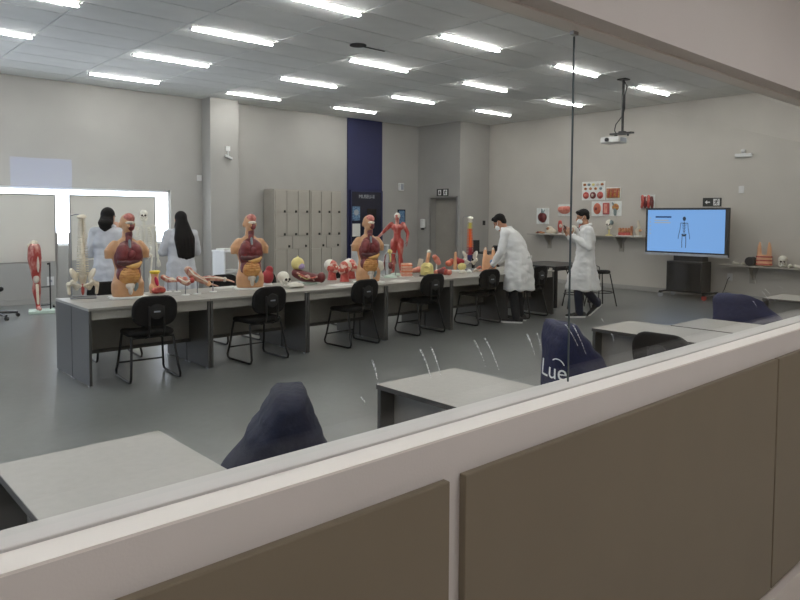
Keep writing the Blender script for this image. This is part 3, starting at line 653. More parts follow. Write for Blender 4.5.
for sx_ in (-1, 1):
    for sy in (-1, 1):
        wm = 'red_wheel' if (sx_ < 0 and sy < 0) else 'silver'
        obj('castor', MB().lathe([(.001, -.018), (.05, -.018), (.05, .018), (.001, .018)], n=16), wm, t, loc=(sx_*.28, sy*.445, .05), rot=(0, PI/2, .4), sm=True)
        obj('castor_fork', MB().bb(sx_*.28-.03, sx_*.28+.03, sy*.445-.03, sy*.445+.03, .085, .105), 'black_metal', t)

# ------------------------------------------------------------------ wall shelves
def shelf(y0, y1, z, label, brs, dpt=.34):
    t = thing('wall_shelf', label, 'shelf', (XR, (y0+y1)/2, z)); h = (y1-y0)/2
    obj('board', MB().bb(-dpt, 0, -h, h, -.025, 0), 'grey_cab', t, bevel=.002)
    for y in brs:
        yy = y-(y0+y1)/2
        obj('bracket', MB().prism([(yy-.14, -.026), (yy+.14, -.026), (yy+.055, -.16), (yy+.055, -.36), (yy-.055, -.36), (yy-.055, -.16)][::-1], -.03, -.005, 'x').prism([(-.3, -.026), (-.03, -.026), (-.03, -.3)], yy-.012, yy+.012, 'y'), 'grey_cab', t)
    return t
SH1, SH2 = 1.205, .70
sa = at_x(527, 233.2, XR-.34).y; shelf(7.0, sa, SH1, 'grey wall shelf with small models beneath the organ plaques', [at_x(550, 240, XR).y, at_x(622, 240, XR).y])
shelf(3.6, at_x(718, 263, XR-.34).y, SH2, 'grey wall shelf with a hand model at the right edge', [at_x(753, 275, XR).y])
p = at_x(730, 277, XR); t = thing('power_outlet', 'white power outlet with a cord on right wall behind the screen', 'outlet', (XR, p.y, p.z)); obj('plate', MB().bb(-.012, 0, -.05, .05, -.07, .07), 'outlet', t, bevel=.003)
obj('cord', MB().tube([(-.02, 0, 0), (-.06, .02, -.05), (-.06, .08, -.25), (-.08, .14, -.4), (-.1, .3, -p.z+.012)], .007, 6), 'black_plastic', t, sm=True, angle=0)

# ------------------------------------------------------------------ people
def M3(f, u=(0, 0, 1)):
    f = Vector(f).normalized(); u = Vector(u); r = f.cross(u).normalized(); u = r.cross(f); return Matrix((r, f, u)).transposed()
def hand(mb, w, d, pn, side, curl=.5, thumb=True, s=1):
    """palm + four fingers + thumb; w wrist, d hand direction, pn palm normal, side +1 if the thumb lies along d x pn"""
    w = Vector(w); d = Vector(d).normalized(); pn = Vector(pn); pn = (pn-d*pn.dot(d)).normalized(); lat = d.cross(pn)*side
    for q in (-.5, -.17, .17, .5): mb.cap(w+lat*(.03*q)*s, w+d*.085*s+lat*(.058*q)*s, .016*s, .0125*s, 8)
    for q, L in ((.55, .068), (.18, .078), (-.18, .073), (-.55, .056)):
        p = w+d*.088*s+lat*(.06*q)*s; dd = d.copy(); r = .0098*s
        for k, ll in enumerate((.45, .32, .27)):
            a = curl*(.5+.4*k); dd = (dd*math.cos(a)+pn*math.sin(a)).normalized(); n2 = p+dd*L*ll*s*1.1
            mb.cap(p, n2, r, r*.9, 8); pn_ = (pn*math.cos(a)-d*math.sin(a)*0).normalized(); p = n2; r *= .92
    p = w+d*.03*s+lat*.03*s
    for L, v in ((.042, lat*.75+d*.6+pn*.25), (.034, lat*.3+d*.85+pn*.4), (.026, d*.9+pn*.5)):
        v = Vector(v).normalized(); n2 = p+v*L*s; mb.cap(p, n2, .0125*s, .0105*s, 8); p = n2
def body_mesh(J, s=1, headr=1):
    mb = MB(); g = lambda k: Vector(J[k])
    pel, che, nk, hd = g('pelvis'), g('chest'), g('neck'), g('head'); hf = Vector(J['hf']); R = M3(hf, J.get('hu', (0, 0, 1)))
    mb.chain([pel, (pel+che)/2, che], [.125, .1, .115], 16); mb.chain([che+Vector((-.09, .01, .04)), che+Vector((.09, .01, .04))], [.085, .085])
    mb.cap(pel+Vector((-.07, 0, -.03)), pel+Vector((.07, 0, -.03)), .105, .105)
    mb.cap(nk-Vector((0, 0, .03)), hd-R @ Vector((0, .02, .05)), .058, .054)
    mb.ell(hd+R @ Vector((0, -.012, .025)), (.074*headr, .094*headr, .09*headr), R); mb.ell(hd+R @ Vector((0, .03, -.045)), (.056*headr, .058*headr, .07*headr), R)
    mb.cap(hd+R @ Vector((0, .085, .015)), hd+R @ Vector((0, .108, -.022)), .009, .016, 8)            # nose
    mb.ell(hd+R @ Vector((0, .078, -.062)), (.024, .014, .008), R, 10, 6); mb.ell(hd+R @ Vector((0, .07, -.098)), (.025, .022, .02), R, 10, 6)   # mouth, chin
    mb.ell(hd+R @ Vector((0, .078, .035)), (.045, .014, .012), R, 10, 6)                               # brow
    for sd in (-1, 1): mb.ell(hd+R @ Vector((sd*.076, -.01, -.005)), (.012, .02, .034), R, 10, 6)      # ears
    for sd, k in ((-1, 'l'), (1, 'r')):
        sh, el, wr = g('sh'+k), g('el'+k), g('wr'+k); hp, kn, an = g('hip'+k), g('kn'+k), g('an'+k); td = Vector(J['toe'+k]).normalized()
        mb.cap(che+Vector((sd*.05, .01, .05)), sh, .06, .055); ft = J.get('fat', 1); mb.chain([sh, el, wr], [.056*ft, .042*ft, .027*ft])
        d = Vector(J.get('hd'+k, wr-el)); hand(mb, wr, d, J['pn'+k], J.get('ts'+k, 1), J.get('curl', .5))
        mb.chain([hp, hp*.65+kn*.35, kn, kn*.65+an*.35, an], [.088*ft, .085*ft, .056, .06*ft, .04]); fo = 0 if J.get('shod') else 1; mb.cap(an-Vector((0, 0, .03*fo)), an+(td*.15-Vector((0, 0, .045)))*fo, .036, .026 if fo else .036)
    if s != 1: mb.v = [tuple(Vector(v)*s) for v in mb.v]
    return mb
def shoe(t, an, td, pitch=0, sole=True):
    td = Vector(td); td.z = 0; td.normalize(); an = Vector(an); R = M3(td) @ Matrix.Rotation(pitch, 3, 'X')
    up, so = MB(), MB(); o = an-Vector((0, 0, .075))
    for y, rx, rz, z in ((-.055, .036, .05, .05), (0, .038, .055, .055), (.07, .042, .04, .042), (.13, .046, .03, .035), (.175, .038, .024, .032)):
        up.ell(o+R @ Vector((0, y, z)), (rx, .055, rz), R, 12, 8)
    nose = o
    u = obj('shoe', bake(up, .009, 2, 'shoe'), 'shoe', t)
    poly = [(.04*math.cos(a), -.055+.045*math.sin(a)) for a in [PI+PI*k/6 for k in range(7)]]+[(.048*math.cos(a), .175+.055*math.sin(a)) for a in [PI*k/8 for k in range(9)]]
    sb = MB().prism(poly, 0, .022); sb.v = [tuple(o+R @ Vector(v)) for v in sb.v]; obj('sole', sb, 'sole' if sole else 'rubber', u, bevel=.003)
def person(label, loc, rz, J, coat, sleeves, tro, skin, hairmb, coatm='coat', mask=False, extra=None, solew=True, pitch=(0, 0)):
    t = thing('person', label, 'person', loc, rz, 'people in white coats')
    J['shod'] = True; obj('body', bake(body_mesh(J), .0085, 1, skin), skin, t)
    g = lambda k: Vector(J[k]); hd = g('head'); R = M3(J['hf'], J.get('hu', (0, 0, 1)))
    obj('hair', bake(hairmb(hd, R), .011, 2, 'hair'), 'hair', t)
    ey = MB()
    for sd in (-1, 1): ey.ell(hd+R @ Vector((sd*.032, .083, .012)), (.013, .008, .008), R, 8, 6)
    obj('eyes', ey, 'socket', t, sm=True)
    if mask:
        mk = MB().ell(hd+R @ Vector((0, .055, -.055)), (.058, .058, .05), R); k = obj('face_mask', mk, 'mask', t, sm=True)
        st = MB()
        for sd in (-1, 1): st.tube([hd+R @ Vector((sd*.058, .06, -.04)), hd+R @ Vector((sd*.079, .02, -.01)), hd+R @ Vector((sd*.08, -.005, .015))], .003, 5)
        obj('ear_loop', st, 'mask', k)
    tr = MB()
    for k in 'lr': tr.chain([g('hip'+k)+Vector((0, 0, .03)), g('kn'+k), g('an'+k)+Vector((0, 0, .01))], [.105, .078, .064])
    for k in 'lr': tr.cap(g('an'+k)+Vector((0, 0, .05)), g('an'+k)-Vector((0, 0, .005)), .06, .058)
    tr.cap(g('hipl'), g('hipr'), .11, .11); obj('trousers', bake(tr, .013, 3, tro), tro, t)
    for k, pt in zip('lr', pitch): shoe(t, J['an'+k], J['toe'+k], pt, solew)
    cm = MB().eloft(coat, 28, 2.3)
    for k in 'lr':
        pts = [g('sh'+k), g('el'+k), g('wr'+k)+(g('el'+k)-g('wr'+k)).normalized()*.03]
        cm.cap(Vector((coat[-2][0], coat[-2][1], coat[-2][2])), pts[0], .07, .074); cm.chain(pts, [.074, .064, .05])
    c = obj('lab_coat', bake(cm, .012, 2, coatm), coatm, t)
    # crease the cloth: long vertical folds below the waist, cross folds at elbows and waist
    zh = coat[0][2]
    nrm = [v.normal.copy() for v in c.data.vertices]
    for v, n_ in zip(c.data.vertices, nrm):
        q = v.co.copy(); low = max(0, min(1, (1.0-q.z)/.4))
        a = math.atan2(q.y, q.x); amp = .014*low*math.sin(a*7+1.5*math.sin(a*3+q.z*3))+.012*noise.noise(Vector((q.x*9, q.y*9, q.z*14)))+.004*noise.noise(Vector((q.x*20, q.y*20, q.z*26)))
        v.co = q+n_*amp
    co = MB().tube([g('neck')+Vector((.075*math.cos(a), .07*math.sin(a)-.01, .005+.02*math.sin(-a))) for a in [PI*2*k/16 for k in range(16)]], .022, 8, closed=True, flat=1)
    obj('collar', co, coatm, c, sm=True, angle=0)
    if extra: extra(t, c, g, R)
    return t
def short_hair(hd, R):
    mb = MB().ell(hd+R @ Vector((0, -.022, .045)), (.083, .1, .088), R); mb.ell(hd+R @ Vector((0, -.06, -.005)), (.068, .05, .07), R); mb.ell(hd+R @ Vector((0, .05, .095)), (.06, .045, .03), R); return mb
def long_hair(zl, wd, sway=0):
    def f(hd, R):
        mb = MB().ell(hd+R @ Vector((0, -.028, .03)), (.088, .1, .1), R); mb.ell(hd+R @ Vector((0, -.05, -.04)), (.092, .075, .1), R); mb.ell(hd+R @ Vector((0, -.06, -.1)), (.092+wd*.15, .07, .12), R)
        p = hd+R @ Vector((0, -.07, -.06)); q = Vector((p.x+sway, p.y-.075, zl))
        for k in (-1, -.5, 0, .5, 1): mb.chain([p+R @ Vector((k*.045, 0, 0)), (p+q)/2+Vector((k*wd*.8, -.03, .03)), q+Vector((k*wd*.75, .0, .03*abs(k)))], [.05, .05, .03])
        return mb
    return f
def std(h=1.0, **k):
    J = dict(pelvis=(0, 0, .93*h), chest=(0, 0, 1.25*h), neck=(0, -.005, 1.45*h), head=(0, .02, 1.585*h), hf=(0, 1, 0),
             shl=(-.17, 0, 1.38*h), shr=(.17, 0, 1.38*h), ell=(-.22, -.03, 1.1*h), elr=(.22, -.03, 1.1*h), wrl=(-.22, .08, .87*h), wrr=(.22, .08, .87*h), pnl=(1, 0, 0), pnr=(-1, 0, 0),
             hipl=(-.09, 0, .88*h), hipr=(.09, 0, .88*h), knl=(-.1, .02, .48*h), knr=(.1, .02, .48*h), anl=(-.11, -.02, .075), anr=(.11, -.02, .075), toel=(-.15, 1, 0), toer=(.15, 1, 0), tsl=-1, tsr=1)
    J.update(k); return J
# woman behind the first torso, back to the camera, right hand near her chin
h = 1.0
J = std(h, head=(.0, .03, 1.585), hf=(.45, .9, -.05), elr=(.24, .1, 1.12), wrr=(.12, .2, 1.38), hdr=(-.3, .1, .9), pnr=(-.5, .6, .2), ell=(-.25, .02, 1.1), wrl=(-.08, .24, 1.1), hdl=(1, .1, 0), pnl=(0, -1, 0))
coatW = [(0, 0, .52, .25, .17), (0, 0, .7, .225, .155), (0, -.005, .92, .205, .145), (0, 0, 1.08, .175, .125), (0, 0, 1.25, .2, .13), (0, -.005, 1.38, .185, .11), (0, -.01, 1.46, .085, .075)]
pw = at_y(109, 240, 9.3)
person('person in white lab coat with dark hair, facing the whiteboard behind first torso', (pw.x, 9.3, 0), math.radians(-26), J, coatW, None, 'jeans', 'skin_pale', long_hair(1.42, .05), 'coat_grey')
J = std(.97, head=(0, .03, 1.545), hf=(-.12, 1, -.1), ell=(-.25, .04, 1.08), wrl=(-.06, .22, 1.1), hdl=(1, 0, .1), pnl=(0, -1, 0), elr=(.235, .05, 1.08), wrr=(.05, .22, 1.07), hdr=(-1, 0, .1), pnr=(0, -1, 0))
coatW2 = [(0, 0, .5, .235, .165), (0, 0, .7, .215, .155), (0, -.005, .9, .2, .145), (0, 0, 1.05, .178, .125), (0, 0, 1.22, .195, .13), (0, -.005, 1.35, .18, .11), (0, -.01, 1.42, .085, .075)]
pw = at_y(181, 240, 9.4)
person('person in pale coat with very long dark hair, seen from behind beside the column', (pw.x, 9.4, 0), math.radians(-14), J, coatW2, None, 'trousers', 'skin_pale', long_hair(1.0, .12, .04), 'coat_grey')
# man bending over the long table
fl_ = at_z(515, 321.5, 0)
def ex_belt(t, c, g, R):
    obj('half_belt', MB().box((0, -.235, 1.0), (.2, .014, .045), (.2, 0, 0)), 'coat', c, bevel=.004)
    obj('cuff_glove', MB().cap(g('wrl')-Vector((0, 0, .0)), g('wrl')+Vector((0, .01, .05)), .035, .04), 'poster_blue', t, sm=True)
J = std(1.0, pelvis=(0, -.05, .93), chest=(0, .05, 1.24), neck=(0, .15, 1.43), head=(0, .25, 1.53), hf=(.0, .82, -.57), hu=(0, .57, .82), shl=(-.17, .1, 1.365), shr=(.17, .1, 1.365),
        ell=(-.235, .15, 1.09), wrl=(-.16, .3, .87), hdl=(.1, .6, -.7), pnl=(0, -.3, -1), elr=(.235, .15, 1.09), wrr=(.16, .32, .88), hdr=(-.1, .7, -.6), pnr=(0, -.3, -1), hipl=(-.09, -.05, .88), hipr=(.09, -.05, .88),
        knl=(-.11, -.01, .48), knr=(.12, -.01, .48), anl=(-.13, -.07, .075), anr=(.14, -.06, .075))
coatM1 = [(0, -.06, .5, .265, .235), (0, -.06, .7, .26, .225), (0, -.06, .92, .235, .2), (0, -.02, 1.08, .215, .18), (0, .03, 1.24, .225, .175), (0, .085, 1.37, .195, .14), (0, .14, 1.45, .09, .085)]
person('person in white lab coat bending over the right end of the long table', (fl_.x, fl_.y+.02, 0), math.radians(22), J, coatM1, None, 'trousers', 'skin', short_hair, 'coat', True, ex_belt)
# man walking with both hands raised, wearing a mask
fl_ = at_z(584, 316.5, 0)
J = std(1.03, pelvis=(0, 0, .95), chest=(0, -.01, 1.28), neck=(0, .0, 1.48), head=(0, .05, 1.62), hf=(0, .96, -.28), hu=(0, .28, .96), shl=(-.17, -.01, 1.41), shr=(.17, -.01, 1.41),
        ell=(-.24, .0, 1.14), wrl=(-.1, .25, 1.32), hdl=(.25, .4, .8), pnl=(.8, -.2, .2), elr=(.24, .02, 1.14), wrr=(.08, .27, 1.32), hdr=(-.25, .4, .8), pnr=(-.8, -.2, .2), curl=.75,
        knl=(-.1, .13, .5), anl=(-.1, .1, .075), knr=(.1, .02, .5), anr=(.1, -.24, .19), toel=(-.05, 1, 0), toer=(.05, 1, 0))
coatM2 = [(0, .025, .44, .24, .27), (0, .03, .65, .226, .235), (0, 0, .92, .2, .155), (0, 0, 1.1, .185, .14), (0, -.01, 1.26, .205, .145), (0, -.01, 1.40, .185, .115), (0, 0, 1.48, .085, .075)]
def ex_m2(t, c, g, R):
    obj('shirt', MB().prism([(-.05, 0), (.05, 0), (0, -.19)], -.004, .004, 'y'), 'shoe', t, loc=(0, .128, 1.45), rot=(-.45, 0, 0))
    for sd in (-1, 1): obj('lapel', MB().prism([(sd*.02, .0), (sd*.085, .0), (sd*.1, -.13), (sd*.01, -.24)], -.006, .006, 'y'), 'coat', c, loc=(0, .145, 1.44), rot=(-.35, 0, 0))
    for k in range(3): obj('button', MB().lathe([(.001, 0), (.011, 0), (.011, .005), (.001, .006)], n=10), 'button', c, loc=(0, .175, 1.15-.16*k), rot=(-PI/2, 0, 0))
    obj('chest_pocket', MB().box((-.095, .15, 1.24), (.1, .012, .11), (0, 0, .25)), 'coat', c, bevel=.003)
person('person in white lab coat and face mask walking with both hands raised', (fl_.x, fl_.y, 0), math.radians(46), J, coatM2, None, 'jeans', 'skin', short_hair, 'coat', True, ex_m2, True, (0, -.75))
hp = Vector((fl_.x, fl_.y, 0))+Euler((0, 0, math.radians(46))).to_matrix() @ Vector((-.005, .32, 1.42))
t = thing('phone', 'small dark phone held in both hands of the walking person', 'phone', hp, math.radians(46)); obj('case', MB().box((0, 0, 0), (.075, .01, .15), (-.5, 0, 0)), 'black_plastic', t, bevel=.004); obj('glass', MB().box((0, -.0065, .003), (.068, .002, .14), (-.5, 0, 0)), 'dark_glass_screen', t)

# ------------------------------------------------------------------ anatomical torsos
def on_table(px, py, z=DH):
    p = at_z(px, py, z); y = min(max(p.y, Y0+.12), Y0+.9); return (p.x/p.y*y, y, z)
def make_torso():
    t = thing('torso_model', 'x', 'anatomical model')
    b = MB().eloft([(0, 0, .018, .16, .1), (0, 0, .08, .17, .112), (0, .005, .15, .168, .11), (0, .005, .24, .14, .092), (0, 0, .32, .132, .088), (0, 0, .42, .155, .098), (0, 0, .51, .172, .1), (0, .01, .57, .165, .085), (0, .015, .62, .1, .065), (0, .015, .65, .06, .055)], 28, 2.3)
    for s in (-1, 1): b.cap((s*.13, .012, .568), (s*.178, .012, .52), .058, .05); b.cap((s*.08, -.01, .105), (s*.085, -.02, .14), .082, .085); b.eloft([(s*.19, .012, .43, .04, .045), (s*.185, .012, .52, .052, .054)], 14)
    b.cap((0, .015, .61), (0, .005, .72), .056, .052); b.ell((0, .0, .815), (.075, .094, .095)); b.ell((0, -.04, .755), (.054, .052, .06)); b.cap((-.01, -.088, .80), (-.01, -.105, .775), .009, .014)
    for s in (-1, 1): b.ell((s*.076, .005, .79), (.012, .02, .032))
    bd = obj('body', bake(b, .009, 2, 'flesh'), 'flesh', t)
    obj('body_wall', bake(MB().ell((0, -.03, .44), (.14, .083, .19)).ell((0, -.03, .26), (.12, .082, .14)), .009, 2, 'deep_red'), 'deep_red', t)
    for s in (-1, 1): obj('lung', bake(MB().ell((s*.062, -.062, .505), (.062, .064, .09), (0, -s*.12, 0)).ell((s*.068, -.065, .45), (.06, .062, .06)), .008, 2, 'lung'), 'lung', t)
    obj('heart', MB().ell((.014, -.102, .475), (.036, .034, .05), (0, .5, 0)), 'deep_red', t, sm=True)
    obj('windpipe', MB().tube([(0, -.1, .545), (0, -.088, .6), (0, -.062, .65), (0, -.05, .71)], [.012, .014, .015, .016], 10), 'greyblue', t, sm=True)
    obj('throat', MB().ell((.008, -.03, .69), (.038, .045, .07)).ell((0, -.055, .635), (.034, .03, .05)), 'lung', t, sm=True)
    obj('liver', bake(MB().ell((-.035, -.075, .385), (.088, .05, .042), (0, .15, 0)).ell((.035, -.08, .395), (.07, .042, .03), (0, -.1, 0)), .008, 2, 'liver'), 'liver', t)
    obj('stomach', bake(MB().chain([(.095, -.085, .385), (.06, -.098, .355), (.01, -.1, .345), (-.03, -.098, .35)], [.022, .032, .027, .015]), .008, 2, 'stomach'), 'stomach', t)
    it = MB().ell((0, -.058, .24), (.104, .06, .105)); pts = []
    for r in range(6):
        z = .315-.027*r; wd = .082*math.sqrt(max(.1, 1-((z-.25)/.1)**2))
        for q in range(7):
            u = -1+q/3; u = u if r % 2 == 0 else -u; x = wd*u; yy = -.058-.058*math.sqrt(max(.02, 1-(x/.1)**2-((z-.245)/.095)**2))
            pts.append((x, yy-.002, z+.004*math.sin(q*2.1+r)))
    it.tube(pts, .0145, 8); obj('intestines', bake(it, .0065, 1, 'ochre'), 'ochre', t)
    obj('bladder', MB().ell((.0, -.085, .135), (.045, .035, .04)).ell((0, -.1, .09), (.022, .03, .05)), 'pale_org', t, sm=True)
    obj('groin_vessels', MB().ell((.055, -.085, .12), (.02, .028, .05), (0, .3, 0)), 'greyblue', t, sm=True)
    obj('brain', bake(MB().ell((.012, -.028, .862), (.062, .074, .058)), .008, 1, 'brain'), 'brain', t)
    obj('eye', MB().ell((.012, -.076, .815), (.05, .03, .02)).ell((.03, -.098, .815), .016), 'eye_white', t, sm=True)
    obj('face_muscle', MB().ell((.018, -.058, .765), (.044, .048, .045)), 'lung', t, sm=True)
    obj('display_base', MB().bb(-.19, .19, -.14, .13, 0, .018), 'sign_white', t, bevel=.003)
    for o in t.children:
        if o.name.split('.')[0] in ('body_wall', 'lung', 'heart', 'liver', 'stomach', 'intestines', 'colon', 'bladder', 'groin_vessels'): o.location.y = -.016; o.scale.x = 1.1
        if o.name.split('.')[0] in ('windpipe', 'throat'): o.location.y = -.01
    return t
tt = [((128, 297.5), 14, 'skin-coloured anatomical torso at the left end of the long table'), ((250, 288.5), 13, 'skin-coloured anatomical torso between second chair and lockers, open chest'), ((368, 282.5), 22, 'skin-coloured anatomical torso standing before the navy door')]
T0 = make_torso()
for k, ((px, py), turn, lb) in enumerate(tt):
    q = on_table(px, py); rz = -math.atan2(q[0], q[1])+math.radians(turn)
    o = T0 if k == 0 else dup(T0); o.location = q; o.rotation_euler = (0, 0, rz); o['label'] = lb; o['group'] = 'anatomical torsos'; o.scale = (.97, .97, .97)

# ------------------------------------------------------------------ spine models
def vertebra():
    me = MB().lathe([(.001, -.011), (.021, -.011), (.018, 0), (.021, .011), (.001, .011)], n=12, sy=.8).cap((0, .012, 0), (0, .05, -.018), .008, .006, 6).cap((-.034, .02, .002), (.034, .02, .002), .006, .006, 6).mesh('vertebra'); smooth(me); return me
VM = vertebra()
def bone_set(n, col):
    me = VM.copy(); me.materials.append(MATS[col]); return me
def spine_parts(t, z0, z1, cols, pelvis_m, ps=1):
    for k in range(24):
        u = k/23; z = z0+(z1-z0)*u; y = -.025*math.sin(u*PI*2)*(1-.3*u)+.01
        o = link(bpy.data.objects.new('vertebra', cols(u)), t); s = 1.55-.65*u; o.location = (0, y, z); o.scale = (s*1.05, s*1.05, 1.12*(z1-z0)/23/.022*.95)
    for s in (-1, 1):
        hb = MB().ell((s*.085*ps, .02, z0+.01), (.022, .075*ps, .075*ps), (0, s*.45, s*.3)).cap((s*.07*ps, 0, z0-.04), (s*.095*ps, -.02, z0-.07), .022, .032).cap((s*.09*ps, -.03, z0-.075), (s*.012, -.075, z0-.1), .016, .012).cap((s*.09*ps, .0, z0-.08), (s*.06*ps, .01, z0-.135), .02, .022).cap((s*.06*ps, .01, z0-.135), (s*.014, -.07, z0-.105), .014, .011).cap((s*.05, .045, z0+.01), (s*.09*ps, .03, z0+.02), .018, .025)
        obj('hip_bone', bake(hb, .007, 1, pelvis_m), pelvis_m, t)
def make_spine(label, loc, rz, cols, sac, pm, femur):
    t = thing('spine_model', label, 'anatomical model', loc, rz, 'spine models')
    spine_parts(t, .235, .815, cols, pm)
    obj('sacrum', bake(MB().chain([(0, .02, .225), (0, .045, .18), (0, .045, .135), (0, .03, .11)], [.042, .034, .02, .01]), .007, 1, sac), sac, t)
    obj('skull_base', bake(MB().ell((0, -.01, .85), (.05, .06, .02), (.2, 0, 0)).ell((0, .03, .855), (.045, .035, .022)), .007, 1, pm), pm, t)
    if femur:
        for s in (-1, 1): obj('thigh_bone', bake(MB().cap((s*.1, -.02, .155), (s*.13, -.01, .14), .024, .02).chain([(s*.135, 0, .15), (s*.135, -.005, .1), (s*.13, -.01, .05)], [.024, .018, .016]), .006, 1, pm), pm, t)
        obj('thigh_muscle_mark', MB().ell((.0, -.02, .09), (.016, .014, .06)), 'red', t, sm=True)
    obj('stand', MB().tube([(-.11, .09, .01), (-.11, .09, .86), (-.06, .06, .875), (0, .02, .872)], .006, 8).tube([(-.11, .09, .009), (.13, .09, .009), (.13, -.1, .009), (-.11, -.1, .009)], .008, 8, closed=True).tube([(-.11, .09, .19), (0, .05, .19)], .005, 6), 'steel', t, sm=True)
    return t
bone_me = bone_set(0, 'bone'); cw = bone_set(0, 'bone_white'); cyg = bone_set(0, 'yellow_green'); cor = bone_set(0, 'orange'); ccr = bone_set(0, 'crimson')
q = on_table(83, 295.5); make_spine('cream spine and pelvis model on a wire stand, left end of table', (q[0], q[1], DH), -.35, lambda u: bone_me, 'bone', 'bone', True)
q = on_table(472, 268.5); make_spine('spine model coloured orange, red and yellow with white pelvis', (q[0]-.05, q[1], DH), -.7, lambda u: ccr if u < .22 else cor if u < .78 else cyg if u < .92 else cw, 'blue_bone', 'bone_white', False)

# ------------------------------------------------------------------ skulls, heads, figures
def skull_mb(s=1):
    mb = MB().ell((0, .015, .125), (.068, .088, .068)).ell((0, -.045, .085), (.05, .042, .05)).cap((-.045, -.06, .075), (.045, -.06, .075), .015, .015, 8).chain([(-.052, .0, .07), (-.046, -.03, .025), (0, -.075, .012), (.046, -.03, .025), (.052, 0, .07)], [.012, .013, .016, .013, .012], 8).cap((0, -.09, .05), (0, -.085, .03), .02, .02, 8)
    return mb
skull_me = bake(skull_mb(), .006, 1, 'bone_white')
sock_me = MB().ell((-.024, -.082, .098), (.017, .012, .017)).ell((.024, -.082, .098), (.017, .012, .017)).ell((0, -.092, .072), (.009, .008, .014)).mesh('sock'); sock_me.materials.append(MATS['socket']); smooth(sock_me)
teeth_me = MB().bb(-.025, .025, -.108, -.1, .036, .05).mesh('teeth'); teeth_me.materials.append(MATS['sign_white'])
def skull(loc, rz, label, sc=1):
    t = thing('skull_model', label, 'skull model', loc, rz, 'skull models'); t.scale = (sc,)*3
    for n_, me in (('cranium', skull_me), ('eye_sockets', sock_me), ('teeth', teeth_me)): link(bpy.data.objects.new(n_, me), t)
    return t
def face_cam(q, turn=0): return -math.atan2(q[0], q[1])+math.radians(turn)
q = on_table(284, 287); skull((q[0], q[1], DH), face_cam(q, 35), 'white skull model lying on the table right of second torso')
q = on_table(294, 288); o = thing('bone_piece', 'flat white bone piece beside the white skull', 'anatomical model', q); obj('bone', bake(MB().ell((0, 0, .035), (.1, .05, .035)).ell((.06, -.02, .03), (.07, .04, .03)), .008, 2, 'bone_white'), 'bone_white', o); obj('bone_arch', MB().tube([(-.09, -.04, .02), (-.03, -.07, .03), (.05, -.07, .03), (.11, -.04, .02)], .012, 8), 'bone_white', o, sm=True)
# cream skull cap over a dark red muscle section
q = on_table(308, 284); t = thing('muscle_section_model', 'dark red muscle section lying on table under the cream skull cap', 'anatomical model', q, face_cam(q, 0))
obj('muscle', bake(MB().chain([(-.15, 0, .14), (-.06, -.01, .1), (.06, 0, .08), (.17, -.01, .075)], [.06, .07, .06, .05]).ell((.17, -.02, .085), (.055, .06, .07)), .009, 2, 'deep_red'), 'deep_red', t)
obj('vessels', MB().tube([(-.14, -.06, .15), (-.06, -.085, .11), (.04, -.08, .08), (.12, -.065, .1)], .012, 8).tube([(-.1, -.075, .09), (0, -.08, .12), (.08, -.07, .05)], .008, 8), 'muscle_head', t, sm=True, angle=0)
obj('nerve', MB().tube([(-.12, -.07, .12), (-.02, -.088, .07), (.1, -.07, .09)], .007, 6), 'cream', t, sm=True, angle=0)
obj('support', MB().bb(-.1, .12, -.05, .05, 0, .02).bb(-.02, .02, -.02, .02, .02, .04), 'pale_green', t)
p = Vector(q)+Euler((0, 0, face_cam(q))).to_matrix() @ Vector((-.13, .02, .19)); t = thing('skull_cap_model', 'cream skull cap with a purple patch on the dark red section', 'skull model', p, face_cam(q))
obj('cap', bake(MB().ell((0, 0, .07), (.085, .09, .085)).cap((0, 0, .15), (0, 0, .175), .012, .008, 8), .008, 2, 'cream'), 'cream', t); obj('purple_patch', MB().ell((.045, -.055, .04), (.045, .035, .04)), 'purple', t, sm=True)
def head_model(px, py, turn, label, skullcap='bone_white'):
    q = on_table(px, py); t = thing('muscle_head_model', label, 'head model', q, face_cam(q, turn), 'muscle head models')
    obj('neck', MB().lathe([(.001, 0), (.066, 0), (.06, .03), (.052, .08), (.05, .12), (.001, .12)], n=20), 'red', t, sm=True)
    hb = MB().ell((0, .012, .19), (.075, .095, .085)).ell((0, -.045, .15), (.055, .05, .06)).cap((0, -.09, .18), (0, -.108, .155), .009, .014)
    for s in (-1, 1): hb.ell((s*.074, .01, .165), (.012, .02, .03))
    obj('face', bake(hb, .008, 1, 'muscle_head'), 'muscle_head', t)
    obj('skull_side', MB().ell((0, .03, .20), (.079, .086, .082)), skullcap, t, sm=True)
    ey = MB()
    for s in (-1, 1): ey.ell((s*.028, -.084, .185), (.014, .012, .01))
    obj('eyes', ey, 'eye_white', t, sm=True)
    obj('cheek_muscle', MB().ell((.058, -.03, .155), (.02, .035, .04)).ell((-.058, -.03, .155), (.02, .035, .04)), 'red', t, sm=True)
head_model(332, 279.5, 60, 'red muscle head model, leftmost of the three on the table')
head_model(344.5, 281.5, -35, 'red muscle head model, front one of the three on the table')
head_model(351, 277.5, 50, 'red muscle head model, rightmost of the three beside third torso')
q = on_table(268, 276); t = thing('organ_model', 'red organ model behind the second torso', 'organ model', q); obj('organ', bake(MB().ell((0, 0, .1), (.075, .07, .095)).ell((.02, 0, .18), (.05, .05, .06)), .009, 2, 'crimson'), 'crimson', t); obj('base', MB().lathe([(.001, 0), (.06, 0), (.05, .02), (.001, .02)]), 'sign_white', t)
